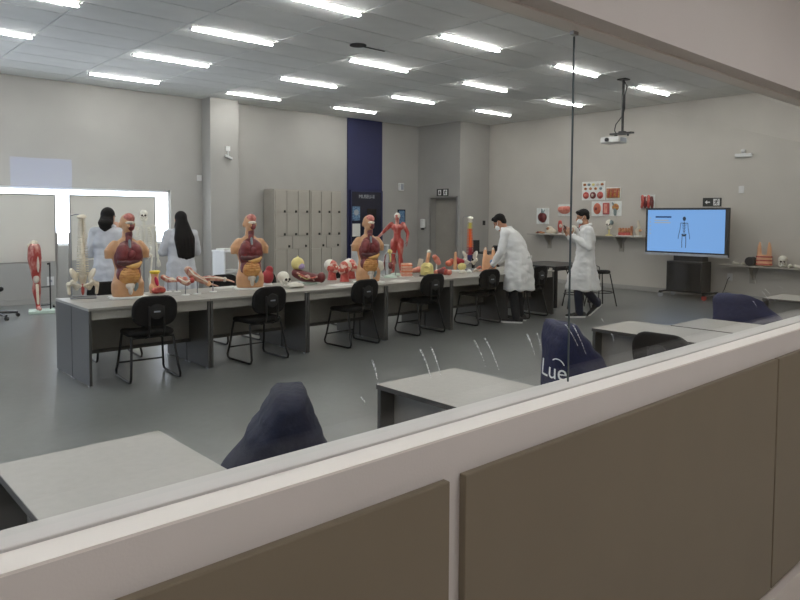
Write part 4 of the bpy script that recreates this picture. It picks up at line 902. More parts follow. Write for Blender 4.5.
# standing muscle figure (seen from the back)
q = on_table(397, 270); t = thing('muscle_figure', 'red standing muscle figure with white skull, seen from behind', 'anatomical model', q, face_cam(q, 168))
J = std(1.0, head=(0, .02, 1.585), ell=(-.3, -.03, 1.14), wrl=(-.3, .05, .92), hdl=(0, .2, -1), elr=(.36, -.02, 1.2), wrr=(.52, .06, 1.02), hdr=(1, .3, -.3), pnr=(0, 0, -1), curl=.3, fat=1.22)
bm_ = body_mesh(J, .525); bm_.v = [(v[0], v[1], v[2]+.03) for v in bm_.v]; obj('body', bake(bm_, .006, 1, 'muscle'), 'muscle', t)
obj('skull', MB().ell((0, -.002, .875), (.046, .055, .052)), 'bone_white', t, sm=True); obj('spine_stripe', MB().tube([(0, -.068, .7), (0, -.072, .6), (0, -.07, .5)], .009, 8, flat=.6), 'pale_org', t, sm=True)
obj('hip_tendon', MB().ell((.03, -.055, .49), (.035, .03, .018), (0, .5, 0)).ell((-.03, -.055, .49), (.035, .03, .018), (0, -.5, 0)), 'pale_org', t, sm=True)
obj('base', MB().lathe([(.001, 0), (.1, 0), (.1, .012), (.075, .03), (.001, .032)], n=24), 'pale_green', t, sm=True)
q = on_table(390.5, 277.5); t = thing('vessel_model', 'small frame model with a dark heart on pale green base', 'anatomical model', q, face_cam(q))
obj('base', MB().lathe([(.001, 0), (.1, 0), (.09, .02), (.03, .04), (.001, .045)], n=20), 'pale_green', t, sm=True)
obj('frame', MB().tube([(-.07, 0, .03), (-.085, 0, .3), (-.04, 0, .36), (.07, 0, .34), (.085, 0, .3), (.07, 0, .03)], .007, 6), 'clear_plastic', t, sm=True)
obj('heart', MB().ell((.0, -.01, .17), (.035, .03, .05)), 'deep_red', t, sm=True); obj('head', MB().ell((-.01, 0, .37), .035).cap((-.01, 0, .33), (0, 0, .22), .014, .01, 8), 'cream', t, sm=True)
obj('vessels', MB().tube([(-.07, -.01, .33), (-.09, -.01, .2), (-.075, -.01, .1)], .008, 6).tube([(.06, -.01, .32), (.08, -.01, .2)], .006, 6), 'deep_red', t, sm=True)
q = on_table(406.5, 277); t = thing('skin_block_model', 'translucent orange layered block model right of the muscle figure', 'anatomical model', q, face_cam(q, 10))
obj('block', MB().bb(-.075, .075, -.06, .06, .01, .2), 'peach_block', t, bevel=.01); obj('base', MB().bb(-.1, .1, -.08, .08, 0, .012), 'sign_white', t)
for k in range(4): obj('layer', MB().bb(-.08, .08, -.065, .065, .03+.045*k, .042+.045*k), 'orange' if k % 2 else 'pink', t, bevel=.004)
q = on_table(378.5, 268); t = thing('globe_model', 'white globe-like skull model behind the third torso', 'anatomical model', q); obj('globe', MB().ell((0, 0, .15), .085), 'bone_white', t, sm=True); obj('stand', MB().lathe([(.001, 0), (.06, 0), (.05, .02), (.015, .04), (.015, .08), (.001, .08)]), 'sign_white', t, sm=True)
q = on_table(415.5, 272); t = thing('foot_model', 'pink foot model before a pale board on the table', 'anatomical model', q, face_cam(q)); obj('foot', bake(MB().chain([(-.13, 0, .025), (-.03, 0, .05), (.05, 0, .07)], [.02, .035, .045]), .007, 1, 'pink'), 'pink', t); obj('backing', MB().box((.06, .03, .12), (.07, .02, .22), (0, .25, 0)), 'pale_org', t, bevel=.003)
q = on_table(427, 276); t = thing('tissue_model', 'cream bell-shaped tissue model with a pale neck on the table', 'anatomical model', q, face_cam(q)); obj('bell', bake(MB().lathe([(.01, .012), (.095, .012), (.1, .06), (.09, .15), (.06, .19), (.03, .2), (.01, .2)], n=24, sy=.7), .008, 2, 'cream'), 'cream', t); obj('neck', MB().chain([(0, 0, .19), (.012, 0, .26), (.025, 0, .34)], [.03, .026, .03]), 'peach', t, sm=True); obj('neck_top', MB().ell((.027, 0, .355), (.034, .03, .03)), 'bone_white', t, sm=True); obj('base', MB().bb(-.11, .11, -.085, .085, 0, .012), 'edge', t)
obj('face_ridge', MB().tube([(-.05, -.06, .13), (0, -.075, .15), (.05, -.06, .12), (.03, -.075, .07), (-.03, -.075, .06)], .012, 8), 'cream', t, sm=True, angle=0)
q = on_table(436.5, 271.5); t = thing('kidney_model', 'orange-pink kidney-shaped model raised on a stand', 'organ model', q, face_cam(q)); obj('organ', bake(MB().chain([(-.03, 0, .24), (0, 0, .2), (.03, 0, .15)], [.04, .05, .04]), .008, 1, 'pink'), 'pink', t); obj('stand', MB().lathe([(.001, 0), (.05, 0), (.045, .012), (.008, .02), (.008, .16), (.001, .16)]), 'sign_white', t, sm=True); obj('cortex', MB().ell((-.02, -.03, .23), (.035, .025, .04)), 'kidney', t, sm=True)
q = on_table(443, 275.5); t = thing('heart_model', 'dark red heart model lying in pieces on the table', 'organ model', q, face_cam(q))
for k, (x, y, z, r_, c) in enumerate(((-.09, 0, .045, .045, 'pink'), (-.03, -.02, .06, .055, 'deep_red'), (.03, 0, .05, .05, 'red'), (.085, -.01, .045, .045, 'pink'), (0, .03, .09, .035, 'red'))): obj('heart_part', bake(MB().ell((x, y, z), (r_*1.1, r_, r_*.9)).ell((x+.02, y, z+.02), r_*.6), .008, 1, c), c, t)
q = on_table(455, 271); t = thing('organ_cluster_model', 'purple and orange organ cluster model with a pale rising duct', 'organ model', q, face_cam(q))
obj('left_lobe', bake(MB().ell((-.1, 0, .12), (.06, .045, .05)).ell((-.06, .02, .15), .05), .008, 1, 'kidney'), 'kidney', t); obj('right_lobe', bake(MB().ell((.08, .02, .15), (.075, .05, .05)).ell((.03, .03, .17), .05), .008, 1, 'crimson'), 'crimson', t)
obj('duct', MB().chain([(0, -.02, .05), (.0, -.02, .14), (.005, -.02, .29)], [.03, .028, .022]), 'peach', t, sm=True); obj('round_organ', MB().ell((.11, -.04, .075), (.07, .06, .06)), 'cream', t, sm=True); obj('base', MB().bb(-.14, .16, -.09, .07, 0, .014), 'sign_white', t)
q = on_table(489, 271); t = thing('hand_model', 'peach model of two upright hands beside the bending person', 'anatomical model', q, face_cam(q))
hm = MB().eloft([(0, 0, .01, .115, .05), (0, 0, .12, .112, .045), (0, 0, .22, .105, .035), (0, 0, .26, .09, .028)], 20, 3)
for s in (-1, 1): hm.chain([(s*.065, 0, .2), (s*.065, 0, .3), (s*.06, 0, .37)], [.036, .032, .018])
obj('hands', bake(hm, .008, 2, 'peach'), 'peach', t); obj('nails', MB().ell((-.062, -.024, .36), (.014, .006, .02)).ell((.062, -.024, .36), (.014, .006, .02)), 'bone_white', t, sm=True); obj('base', MB().bb(-.17, .15, -.1, .06, 0, .014), 'peach_block', t, bevel=.003)
for k, (px, py, c, lb) in enumerate(((476, 272, 'pale_org', 'small grey-white bone fragment left of the two-hands model'), (470, 273, 'sign_white', 'bright white bone fragment at the foot of the coloured spine'), (463, 273.5, 'bone_white', 'cream bone fragment left of the coloured spine'), (479.5, 266.5, 'pink', 'small pink fragment behind the two-hands model'))):
    q = on_table(px, py); t = thing('bone_fragment', lb, 'bone fragment', q, k, 'bone fragments'); obj('fragment', bake(MB().chain([(-.05, 0, .02), (0, .01, .035), (.05, 0, .018)], [.016, .026, .016]), .007, 1, c), c, t); obj('lobe', MB().ell((.02, .02, .03), (.02, .018, .025)), c, t, sm=True)
# yellow-topped section with magenta patch and small red organ
q = on_table(155, 290.5); t = thing('neck_section_model', 'flesh column model with yellow top and magenta patch', 'anatomical model', q, face_cam(q))
obj('column', bake(MB().eloft([(0, 0, .0, .06, .05), (0, 0, .1, .045, .04), (0, 0, .17, .038, .034), (0, 0, .22, .045, .036)], 16).ell((-.03, -.01, .06), (.035, .04, .05)), .007, 1, 'peach'), 'peach', t); obj('top', MB().lathe([(.001, .215), (.045, .215), (.058, .235), (.05, .25), (.001, .252)], n=18), 'yellow', t, sm=True); obj('magenta_patch', MB().ell((.018, -.036, .13), (.02, .014, .055), (0, -.25, 0)), 'magenta', t, sm=True)
q = on_table(159, 293.5); t = thing('organ_model', 'small red organ at the foot of the yellow-topped model', 'organ model', q); obj('organ', bake(MB().ell((-.03, 0, .035), (.055, .04, .035)).ell((.035, 0, .035), (.045, .035, .035)), .007, 1, 'red'), 'red', t); obj('vessel', MB().tube([(-.04, -.02, .06), (0, -.03, .08), (.05, -.02, .06)], .009, 8), 'pink', t, sm=True)
# joint models on small stands
def joint(px, py, rz, label, pts, rads, tipm, hgt, kind=0):
    q = on_table(px, py); t = thing('joint_model', label, 'joint model', q, face_cam(q)+rz, 'joint models on stands')
    obj('base', MB().lathe([(.001, 0), (.045, 0), (.04, .01), (.001, .012)], n=18), 'sign_white', t, sm=True); obj('rod', MB().tube([(0, 0, .01), (0, 0, hgt)], .006, 8), 'steel', t, sm=True)
    pts = [(x, y, z+hgt) for x, y, z in pts]
    obj('bone', bake(MB().chain(pts, rads), .006, 1, 'joint'), 'joint', t)
    obj('ligament', MB().tube([(x, y-.7*r_, z+.01) for (x, y, z), r_ in zip(pts, rads)], [r_*.3 for r_ in rads], 8), 'bone_white', t, sm=True, angle=0)
    e = pts[-1]; obj('bone_end', MB().ell(e, rads[-1]*1.25), tipm, t, sm=True)
    if kind:
        dgt = MB()
        for k in range(4): dgt.chain([(e[0], e[1], e[2]), (e[0]+.05, e[1]-.03+.02*k, e[2]-.012), (e[0]+.1, e[1]-.035+.024*k, e[2]-.03)], [.014, .01, .008], 8)
        obj('digits', bake(dgt, .005, 1, 'joint'), 'joint', t)
joint(168, 292, .1, 'small elbow joint model on a stand, leftmost of the joint row', [(-.05, 0, .03), (0, 0, 0), (.05, 0, .0)], [.03, .034, .02], 'bone', .14)
joint(177, 292, .3, 'thin pink joint model on a stand, second in the joint row', [(-.09, 0, 0), (0, 0, .0), (.09, 0, .01)], [.02, .016, .026], 'pink', .13)
joint(185.5, 295, -.2, 'red knee joint model on a stand, middle of the joint row', [(-.07, 0, .05), (-.02, 0, .02), (.02, 0, 0), (.07, 0, .03)], [.028, .036, .03, .024], 'red', .13)
joint(197.5, 294, .25, 'large peach foot and ankle model tilted on a stand', [(-.1, 0, .12), (-.05, 0, .06), (.03, 0, .01), (.12, 0, -.04)], [.042, .046, .036, .026], 'peach', .15, 1)
joint(213, 292, .1, 'long peach arm model with pale bluish end on a stand', [(-.14, 0, .02), (-.04, 0, .03), (.05, 0, .02), (.13, 0, .01)], [.026, .032, .027, .022], 'pale_org', .13, 1)
for k, (px, py, lb) in enumerate(((226, 284.5, 'white paper sheet on the table left of second torso'), (340, 285, 'white paper sheet under the three muscle heads'), (399, 281, 'white paper sheet before the orange block model'))):
    q = on_table(px, py); t = thing('paper_sheet', lb, 'paper', q, .2*k); obj('sheet', MB().bb(-.15, .15, -.105, .105, 0, .002), 'paper', t); obj('top_sheet', MB().box((.02, .01, .003), (.29, .2, .002), (0, 0, .08)), 'paper', t)

# ------------------------------------------------------------------ floor-standing models
p = at_z(37, 313, 0); t = thing('leg_model', 'life-size red muscle leg model on a pale green base', 'anatomical model', (p.x, p.y, 0), -.25)
obj('base', MB().bb(-.12, .26, -.16, .16, 0, .05), 'pale_green', t, bevel=.008)
obj('leg', bake(MB().chain([(-.02, 0, 1.06), (-.02, 0, .9), (0, 0, .6), (.01, 0, .52), (.0, .02, .38), (.015, 0, .16), (.02, 0, .1)], [.095, .105, .068, .058, .068, .036, .036]).cap((.02, .02, .09), (.05, -.13, .075), .04, .026).cap((.02, 0, .08), (.02, .04, .08), .035, .03), .012, 2, 'muscle'), 'muscle', t)
obj('kneecap', MB().ell((.0, -.05, .56), (.045, .03, .07)), 'pale_org', t, sm=True); obj('shin', MB().chain([(.01, -.045, .46), (.02, -.03, .16)], [.024, .018]), 'bone', t, sm=True); obj('thigh_bone', MB().ell((-.02, 0, 1.14), (.06, .06, .05)).ell((-.08, 0, 1.1), (.04, .04, .04)), 'bone', t, sm=True); obj('front_tendon', MB().ell((.03, -.09, .8), (.02, .02, .13)), 'pale_org', t, sm=True)
obj('stand', MB().tube([(.2, .05, .05), (.2, .05, .82)], .01, 8).tube([(.2, .05, .8), (.17, .02, .8)], .016, 8).tube([(.2, .05, .42), (.06, .02, .42)], .008, 8).tube([(.2, .05, .12), (.06, .02, .12)], .008, 8), 'black_metal', t, sm=True)
def skeleton(loc, rz, label):
    t = thing('skeleton_model', label, 'skeleton model', loc, rz); Zs = .12
    hd = link(bpy.data.objects.new('skull', skull_me), t); hd.location = (0, 0, 1.5); hd.scale = (1.05,)*3; so = link(bpy.data.objects.new('eye_sockets', sock_me), hd)
    for k in range(24):
        o = link(bpy.data.objects.new('vertebra', cw), t); u = k/23; o.location = (0, .01-.02*math.sin(u*6.28), 1.0+.53*u); o.scale = (1.2-.5*u, 1.2-.5*u, 1)
    for k in range(10):
        z = 1.40-.03*k; wd = .075+.06*math.sin(min(1, (k+1.5)/8)*PI/1.6); dp = .07+.03*math.sin(k/9*PI)
        for s in (-1, 1):
            obj('rib', MB().tube([(s*wd*math.sin(a), .02-dp+dp*math.cos(a)*1.0-.0, z-.045*(a/PI)) for a in [PI*j/8 for j in range(1, 8)]], .006, 5), 'bone_white', t, sm=True, angle=0)
    obj('breastbone', MB().bb(-.016, .016, -.132, -.12, 1.18, 1.4), 'bone_white', t, bevel=.004)
    for s in (-1, 1):
        obj('collarbone', MB().tube([(s*.01, -.11, 1.42), (s*.09, -.1, 1.435), (s*.17, -.02, 1.43)], .008, 6), 'bone_white', t, sm=True)
        obj('shoulder_blade', MB().prism([(s*.06, 1.4), (s*.17, 1.42), (s*.08, 1.25)], .07, .082, 'y'), 'bone_white', t, bevel=.003)
        obj('upper_arm_bone', MB().chain([(s*.185, 0, 1.41), (s*.19, 0, 1.36), (s*.205, 0, 1.14), (s*.205, 0, 1.11)], [.024, .013, .013, .022], 8), 'bone_white', t, sm=True)
        obj('forearm_bones', MB().tube([(s*.2, 0, 1.1), (s*.215, -.02, .86)], .009, 6).tube([(s*.215, 0, 1.1), (s*.24, -.02, .86)], .009, 6), 'bone_white', t, sm=True)
        hm = MB()
        for k in range(5): hm.chain([(s*.228, -.02, .85), (s*(.21+.014*k), -.03, .77), (s*(.206+.016*k), -.03, .69+.01*abs(k-2))], [.01, .006, .005], 6)
        obj('hand', hm, 'bone_white', t, sm=True)
        obj('thigh_bone', MB().chain([(s*.09, 0, .93), (s*.13, 0, .9), (s*.1, 0, .53), (s*.095, 0, .49)], [.024, .017, .016, .032], 8), 'bone_white', t, sm=True)
        obj('shin_bones', MB().chain([(s*.095, 0, .47), (s*.095, 0, .17)], [.026, .014], 8).tube([(s*.125, .02, .46), (s*.12, .02, .16)], .007, 6), 'bone_white', t, sm=True)
        obj('foot', MB().chain([(s*.095, .04, .12), (s*.1, -.06, .13), (s*.115, -.17, .105)], [.022, .02, .012], 8), 'bone_white', t, sm=True)
    sp = thing('x', '', ''); bpy.data.objects.remove(sp)
    for s in (-1, 1):
        obj('hip_bone', bake(MB().ell((s*.085, .02, .99), (.022, .075, .075), (0, s*.45, s*.3)).cap((s*.08, 0, .94), (s*.095, -.02, .91), .022, .032).cap((s*.09, -.03, .905), (s*.012, -.075, .88), .016, .012).cap((s*.09, 0, .9), (s*.06, .01, .845), .02, .022), .009, 1, 'bone_white'), 'bone_white', t)
    obj('stand', MB().tube([(0, .1, .05), (0, .1, 1.0), (0, .06, 1.0)], .012, 8).tube([(0, .1, 1.0), (0, .1, 1.66), (0, .02, 1.69)], .008, 8), 'steel', t, sm=True)
    bs = MB()
    for k in range(5): a = 2*PI*k/5; bs.tube([(0, .1, .06), (.26*math.cos(a), .1+.26*math.sin(a), .045)], .014, 6).ell((.26*math.cos(a), .1+.26*math.sin(a), .022), .022, None, 8, 6)
    obj('stand_base', bs, 'black_metal', t, sm=True)
p = at_y(143.5, 208, 11.9); skeleton((p.x, 11.9, 0), -.35, 'white human skeleton on a stand in front of the whiteboard')
# office chair at the left edge
p = at_z(1, 318, 0); t = thing('swivel_stool', 'black swivel stool at the left edge, only its castor base showing', 'stool', (p.x-.13, p.y, 0), .05)
for k in range(5):
    a = 2*PI*k/5; x, y = .37*math.cos(a), .37*math.sin(a)
    l_ = obj('base_arm', MB().tube([(0, 0, .1), (x, y, .07)], [.03, .018], 8), 'black_plastic', t, sm=True); obj('castor', MB().lathe([(.001, -.022), (.028, -.022), (.028, .022), (.001, .022)], n=12), 'black_plastic', l_, loc=(x, y, .028), rot=(PI/2, 0, a), sm=True)
obj('gas_lift', MB().tube([(0, 0, .09), (0, 0, .42)], .025, 10), 'black_metal', t, sm=True)
obj('seat', MB().lathe([(.001, .42), (.15, .42), (.17, .435), (.17, .47), (.15, .485), (.001, .49)], n=24), 'black_fabric', t, sm=True)

# ------------------------------------------------------------------ black table with stools, dark bench in the far corner
t = thing('black_table', 'black table with square legs behind the two people', 'table', (10.15, 7.05, 0)); TWX, TWY = 1.25, 1.1
obj('tabletop', MB().bb(0, TWX, 0, TWY, .715, .74), 'black_plastic', t, bevel=.003)
for x in (.02, TWX-.09):
    for y in (.02, TWY-.09): obj('leg', MB().bb(x, x+.07, y, y+.07, 0, .715), 'black_metal', t, bevel=.003)
obj('apron', MB().bb(.09, TWX-.09, .03, .05, .66, .715).bb(.09, TWX-.09, TWY-.05, TWY-.03, .66, .715), 'black_metal', t)
def make_stool():
    t = thing('stool', 'x', 'stool'); obj('seat', MB().lathe([(.001, .60), (.15, .60), (.165, .615), (.165, .64), (.15, .655), (.001, .66)], n=24), 'black_fabric', t, sm=True)
    for s in (-1, 1):
        for u in (-1, 1): obj('leg', MB().tube([(s*.11, u*.11, .6), (s*.2, u*.2, .012)], .011, 8), 'black_metal', t, sm=True)
    obj('foot_ring', MB().tube([(.172*math.cos(a)*1.25, .172*math.sin(a)*1.25, .26) for a in [2*PI*k/20 for k in range(20)]], .009, 6, closed=True), 'black_metal', t, sm=True, angle=0)
    obj('back_loop', MB().tube([(.14, -.08, .6), (.17, -.09, .70), (.18, 0, .74), (.17, .09, .70), (.14, .08, .6)], .008, 6), 'black_metal', t, sm=True, angle=0)
    return t
s0 = make_stool()
for k, ((x, y, a), lb) in enumerate((((10.45, 6.82, 2.4), 'black stool at the front side of the black table'), ((9.86, 7.55, 2.6), 'black stool at the left side of the black table'), ((11.05, 6.7, 1.2), 'black stool behind the walking person'))):
    o = s0 if k == 0 else dup(s0); o.location = (x, y, 0); o.rotation_euler = (0, 0, a); o['label'] = lb; o['group'] = 'stools at the black table'
t = thing('bench', 'dark bench in the far right corner behind the coloured spine', 'bench', (13.1, 10.95, 0))
obj('top', MB().bb(-.55, .55, -.3, .3, .72, .75), 'black_plastic', t, bevel=.003)
for x in (-.5, .45):
    for y in (-.26, .21): obj('leg', MB().bb(x, x+.05, y, y+.05, 0, .72), 'black_metal', t)
obj('crossbar', MB().bb(-.5, .5, .22, .25, .3, .34), 'black_metal', t)
t = thing('speaker', 'small black speaker on the dark bench in the corner', 'speaker', (at_y(476, 250, 10.95).x, 10.95, .75), -.75); obj('cabinet', MB().bb(-.075, .075, -.08, .08, .01, .3), 'black_plastic', t, bevel=.006); obj('cone', MB().lathe([(.001, 0), (.05, 0), (.055, .006), (.001, .008)], n=18), 'bezel', t, loc=(0, -.08, .1), rot=(PI/2, 0, 0), sm=True); obj('foot', MB().bb(-.08, .08, -.085, .085, 0, .01), 'rubber', t)
t = thing('equipment_box', 'low black equipment box on the dark bench in the corner', 'equipment', (13.35, 10.9, .75), 0); obj('case', MB().bb(-.2, .2, -.14, .14, .01, .12), 'black_plastic', t, bevel=.01); obj('lid', MB().bb(-.18, .18, -.12, .12, .12, .15), 'bezel', t, bevel=.008); obj('feet', MB().bb(-.17, -.13, -.1, .1, 0, .01).bb(.13, .17, -.1, .1, 0, .01), 'rubber', t)

# ------------------------------------------------------------------ relief plaques on the right wall
def plaque(a, b, label, builder, m='sign_white'):
    A, B = at_x(a[0], a[1], XR), at_x(b[0], b[1], XR); yc, zc = (A.y+B.y)/2, (A.z+B.z)/2; w_, h_ = A.y-B.y, A.z-B.z
    t = thing('relief_plaque', label, 'wall plaque', (XR, yc, zc), -PI/2, 'relief plaques on the right wall')
    obj('board', MB().bb(-w_/2, w_/2, -.015, 0, -h_/2, h_/2), m, t, bevel=.002); builder(t, w_, h_); return t
def rel(t, name, x, z, rx, rz_, m, d=.03, rot=0): return obj(name, MB().ell((0, 0, 0), (rx, d, rz_)), m, t, loc=(x, -.015, z), rot=(0, rot, 0), sm=True)
def b_heart(t, w_, h_):
    obj('heart', bake(MB().ell((0, -.03, -.03*1), (w_*.36, .05, h_*.3)).ell((w_*.05, -.03, -h_*.22), (w_*.24, .04, h_*.2)), .008, 2, 'deep_red'), 'deep_red', t); obj('vessels', MB().chain([(0, -.02, h_*.15), (-w_*.05, -.02, h_*.42)], [.04, .02]).chain([(.02, -.02, h_*.15), (w_*.14, -.02, h_*.36)], [.03, .018]), 'greyblue', t, sm=True)
plaque((537, 208), (549, 224), 'white plaque with a single dark red heart', b_heart)
def b_pink(t, w_, h_):
    obj('muscle_relief', bake(MB().cap((-w_*.3, -.015, h_*.08), (w_*.3, -.015, h_*.1), h_*.26, h_*.26).ell((0, -.02, -.02), (w_*.42, .03, h_*.26)), .008, 2, 'pink'), 'red', t)
    for k in range(4): obj('groove', MB().tube([(-w_*.38, -.05, h_*(.25-.13*k)), (w_*.38, -.052, h_*(.27-.13*k))], .008, 6), 'pink', t, sm=True)
plaque((558.5, 204.5), (571.5, 216), 'white plaque with a pink muscle block, crossed by the glass joint', b_pink)
def b_big(t, w_, h_):
    for k in range(5): rel(t, 'small_relief', -w_*.38+k*w_*.19, h_*.34, w_*.07, h_*.07, ('gold', 'greyblue', 'cream', 'pale_org', 'gold')[k], .02)
    for k in range(4): rel(t, 'small_relief', -w_*.34+k*w_*.22, h_*.12, w_*.065, h_*.075, ('gold', 'brown_section', 'gold', 'greyblue')[k], .02)
    for k in range(3):
        o = rel(t, 'round_relief', -w_*.32+k*w_*.31, -h_*.24, w_*.135, h_*.19, ('red', 'deep_red', 'red')[k], .03); obj('core', MB().ell((0, -.02, 0), (w_*.06, .02, h_*.09)), ('pink', 'pale_org', 'brain')[k], o, sm=True)
plaque((582.5, 182), (605, 200), 'large white plaque with two rows of small reliefs over three discs', b_big)
def b_small(t, w_, h_):
    obj('skin_section', MB().bb(-w_*.44, w_*.44, -.04, -.015, -h_*.36, h_*.1), 'gold', t, bevel=.005); obj('skin_top', MB().bb(-w_*.44, w_*.44, -.045, -.015, h_*.1, h_*.42), 'brown_section', t, bevel=.005)
    for k in range(3): obj('follicle', MB().cap((-w_*.28+k*w_*.28, -.045, -h_*.2), (-w_*.24+k*w_*.28, -.045, h_*.3), .02, .012), 'red', t, sm=True)
plaque((606.5, 187.5), (621, 199.5), 'small white plaque with an ochre skin section', b_small)
def b_three(t, w_, h_):
    obj('kidney', bake(MB().ell((-w_*.3, -.02, 0), (w_*.13, .04, h_*.4)).ell((-w_*.35, -.02, .0), (w_*.08, .03, h_*.3)), .008, 2, 'kidney'), 'kidney', t); rel(t, 'kidney_core', -w_*.31, 0, w_*.06, h_*.22, 'deep_red', .05)
    obj('tissue_column', MB().bb(-w_*.1, w_*.12, -.05, -.015, -h_*.4, h_*.4), 'red', t, bevel=.02); obj('tissue_core', MB().bb(-w_*.04, w_*.06, -.056, -.05, -h_*.3, h_*.3), 'pink', t)
    rel(t, 'glomerulus', w_*.31, h_*.1, w_*.11, h_*.24, 'gold', .05); obj('vessel', MB().chain([(w_*.31, -.03, -h_*.05), (w_*.31, -.03, -h_*.4)], [.04, .03]).chain([(w_*.22, -.03, h_*.38), (w_*.3, -.03, h_*.1)], [.02, .03]), 'greyblue', t, sm=True)
plaque((592, 201.5), (621.5, 216), 'white plaque with a kidney and two column reliefs', b_three)
def b_red(t, w_, h_):
    for k in range(4): obj('muscle_strip', MB().chain([(-w_*.36+k*w_*.22, -.03, h_*.4-.03*(k % 2)), (-w_*.28+k*w_*.2, -.035, 0), (-w_*.38+k*w_*.24, -.03, -h_*.4)], [.03, .045, .028]), 'deep_red' if k % 2 else 'red', t, sm=True)
    rel(t, 'bone_relief', 0, h_*.1, w_*.1, h_*.3, 'pale_org', .05)
plaque((641, 195), (655, 208.5), 'white plaque with red muscle strips, left above the screen', b_red)

# ------------------------------------------------------------------ small models on the wall shelves
def on_shelf(px, z, off=.2): return at_x(px, 230, XR-off).y, z
def shelf_thing(px, name, label, cat, z=SH1, rz=-PI/2+.5, off=.2):
    y, zz = on_shelf(px, z, off); return thing(name, label, cat, (XR-off, y, zz), -PI/2+.35)
t = shelf_thing(540.5, 'bone_piece', 'small red bone pieces at the left end of the upper shelf', 'anatomical model'); obj('piece', bake(MB().chain([(-.1, 0, .025), (0, 0, .035), (.1, 0, .02)], [.02, .03, .018]), .008, 1, 'brown_section'), 'brown_section', t); obj('cap', MB().ell((-.06, -.02, .03), .028), 'deep_red', t, sm=True)
t = shelf_thing(550.5, 'jaw_model', 'cream jaw-like model on the upper shelf under the heart plaque', 'anatomical model'); obj('jaw', bake(MB().ell((0, 0, .08), (.12, .08, .075)).ell((-.02, 0, .14), (.08, .06, .05)).ell((.09, 0, .06), (.06, .05, .055)), .01, 2, 'bone'), 'bone', t); obj('red_mark', MB().ell((-.05, -.06, .13), (.04, .025, .035)), 'brown_section', t, sm=True); obj('base', MB().bb(-.14, .14, -.1, .1, 0, .01), 'sign_white', t)
def organ_stand(px, label, m1, m2, h_, shp):
    t = shelf_thing(px, 'organ_model', label, 'organ model'); obj('stand', MB().lathe([(.001, 0), (.06, 0), (.055, .012), (.01, .02), (.01, .08), (.001, .08)]), 'sign_white', t, sm=True); obj('organ', bake(shp, .008, 1, m1), m1, t); obj('organ_detail', MB().ell((.02, -.045, h_), (.035, .025, .05)), m2, t, sm=True)
organ_stand(560, 'tall red organ model on the upper shelf left of the glass joint', 'red', 'pale_org', .2, MB().chain([(0, 0, .09), (0, 0, .2), (.0, 0, .29)], [.05, .06, .045]))
organ_stand(565.5, 'short dark red organ model on the upper shelf beside the glass joint', 'deep_red', 'red', .12, MB().ell((0, 0, .12), (.055, .05, .075)))
organ_stand(573.5, 'white eye-like model with red centre on the upper shelf', 'bone_white', 'red', .14, MB().ell((0, 0, .14), (.085, .08, .08)))
organ_stand(582, 'red layered organ model on upper shelf behind the walking person', 'red', 'pink', .16, MB().bb(-.07, .07, -.05, .05, .04, .22).ell((0, 0, .2), (.06, .05, .05)))
y_, z_ = on_shelf(609, SH1); t = thing('skull_stand', 'grey-blue skull model raised on a pedestal, right half of upper shelf', 'skull model', (XR-.2, y_, SH1), -PI/2+.35)
o = link(bpy.data.objects.new('skull', skull_me), t); o.location = (0, 0, .14); o.scale = (1.15,)*3; link(bpy.data.objects.new('eye_sockets', sock_me), o); obj('pedestal', MB().lathe([(.001, 0), (.08, 0), (.075, .015), (.015, .03), (.02, .15), (.001, .15)], n=18), 'cream', t, sm=True); obj('temple', MB().ell((.05, -.02, .29), (.05, .07, .06)), 'greyblue', t, sm=True)
t = shelf_thing(625, 'teeth_block_model', 'brown sectioned block model on the upper shelf', 'anatomical model'); obj('base', MB().bb(-.17, .17, -.09, .09, 0, .014), 'sign_white', t)
for k in range(4): obj('tooth_section', MB().chain([(-.11+.065*k, 0, .05), (-.11+.065*k, 0, .15)], [.03, .034]), 'brown_section', t, sm=True)
obj('gum_block', MB().bb(-.14, .12, -.05, .05, .014, .08), 'red', t, bevel=.01); obj('end_block', MB().bb(.12, .16, -.05, .05, .014, .22), 'brown_section', t, bevel=.008)
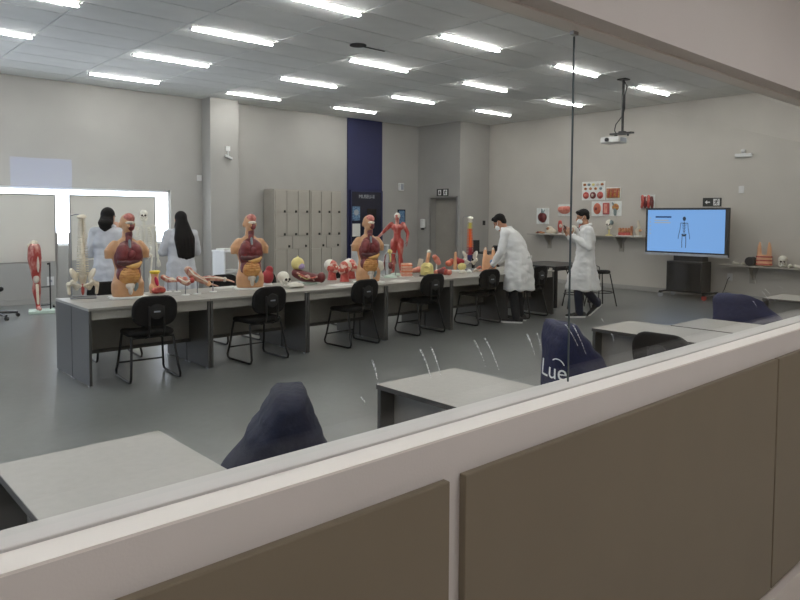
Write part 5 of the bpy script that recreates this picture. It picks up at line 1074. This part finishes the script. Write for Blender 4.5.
t = shelf_thing(638, 'figure_model', 'small pale standing bone figure on the upper shelf near the screen', 'anatomical model'); obj('base', MB().lathe([(.001, 0), (.09, 0), (.08, .015), (.001, .02)], n=18), 'sign_white', t, sm=True); obj('bone', MB().chain([(0, 0, .02), (-.02, 0, .12), (.02, 0, .2), (.0, 0, .33)], [.03, .045, .03, .018]), 'bone', t, sm=True); obj('bone_lobe', MB().ell((.04, 0, .13), (.04, .03, .03)), 'peach', t, sm=True)
def s2(px): return at_x(px, 262, XR-.18).y
t = thing('hand_model', 'orange hands model with red bands on the lower right shelf', 'anatomical model', (XR-.18, s2(764), SH2), -PI/2+.2)
hm = MB().eloft([(0, 0, .01, .14, .06), (0, 0, .12, .135, .055), (0, 0, .22, .125, .045)], 20, 3)
for s in (-1, 1): hm.chain([(s*.085, 0, .18), (s*.085, 0, .36), (s*.08, 0, .45)], [.045, .036, .018])
obj('hands', bake(hm, .009, 2, 'peach'), 'peach', t)
for k in range(3): obj('red_band', MB().eloft([(0, 0, .03+.07*k, .145, .065), (0, 0, .055+.07*k, .143, .064)], 20, 3), 'red', t, sm=True)
t = thing('black_canister', 'black canister lying on the lower right shelf left of the hands', 'canister', (XR-.2, s2(751.5), SH2), 0); obj('body', MB().tube([(-.09, 0, .085), (.09, 0, .085)], .085, 20), 'black_plastic', t, sm=True); obj('rim', MB().tube([(-.1, 0, .085), (-.09, 0, .085)], .07, 20), 'bezel', t, sm=True)
q = (XR-.2, s2(783), SH2); skull(q, -PI/2+.3, 'white skull model on the lower right shelf', 1.15)
for k, (px, lb) in enumerate(((791, 'white bone piece right of the skull on the lower shelf'), (798, 'white bone piece at the photo edge on the lower shelf'), (736, 'small white bone piece at the left end of the lower shelf'), (744.5, 'small white bone piece beside the black canister'))):
    t = thing('bone_piece', lb, 'anatomical model', (XR-.2, s2(px), SH2), k*.8); s = .8 if px < 760 else 1.25
    obj('bone', bake(MB().chain([(-.06*s, 0, .03), (0, .01, .035), (.06*s, 0, .025)], [.02*s, .028*s, .018*s]), .007, 1, 'bone_white'), 'bone_white', t); obj('knob', MB().ell((.04*s, .02, .045), (.022, .02, .025)), 'bone_white', t, sm=True)

bpy.data.scenes.remove(BK)
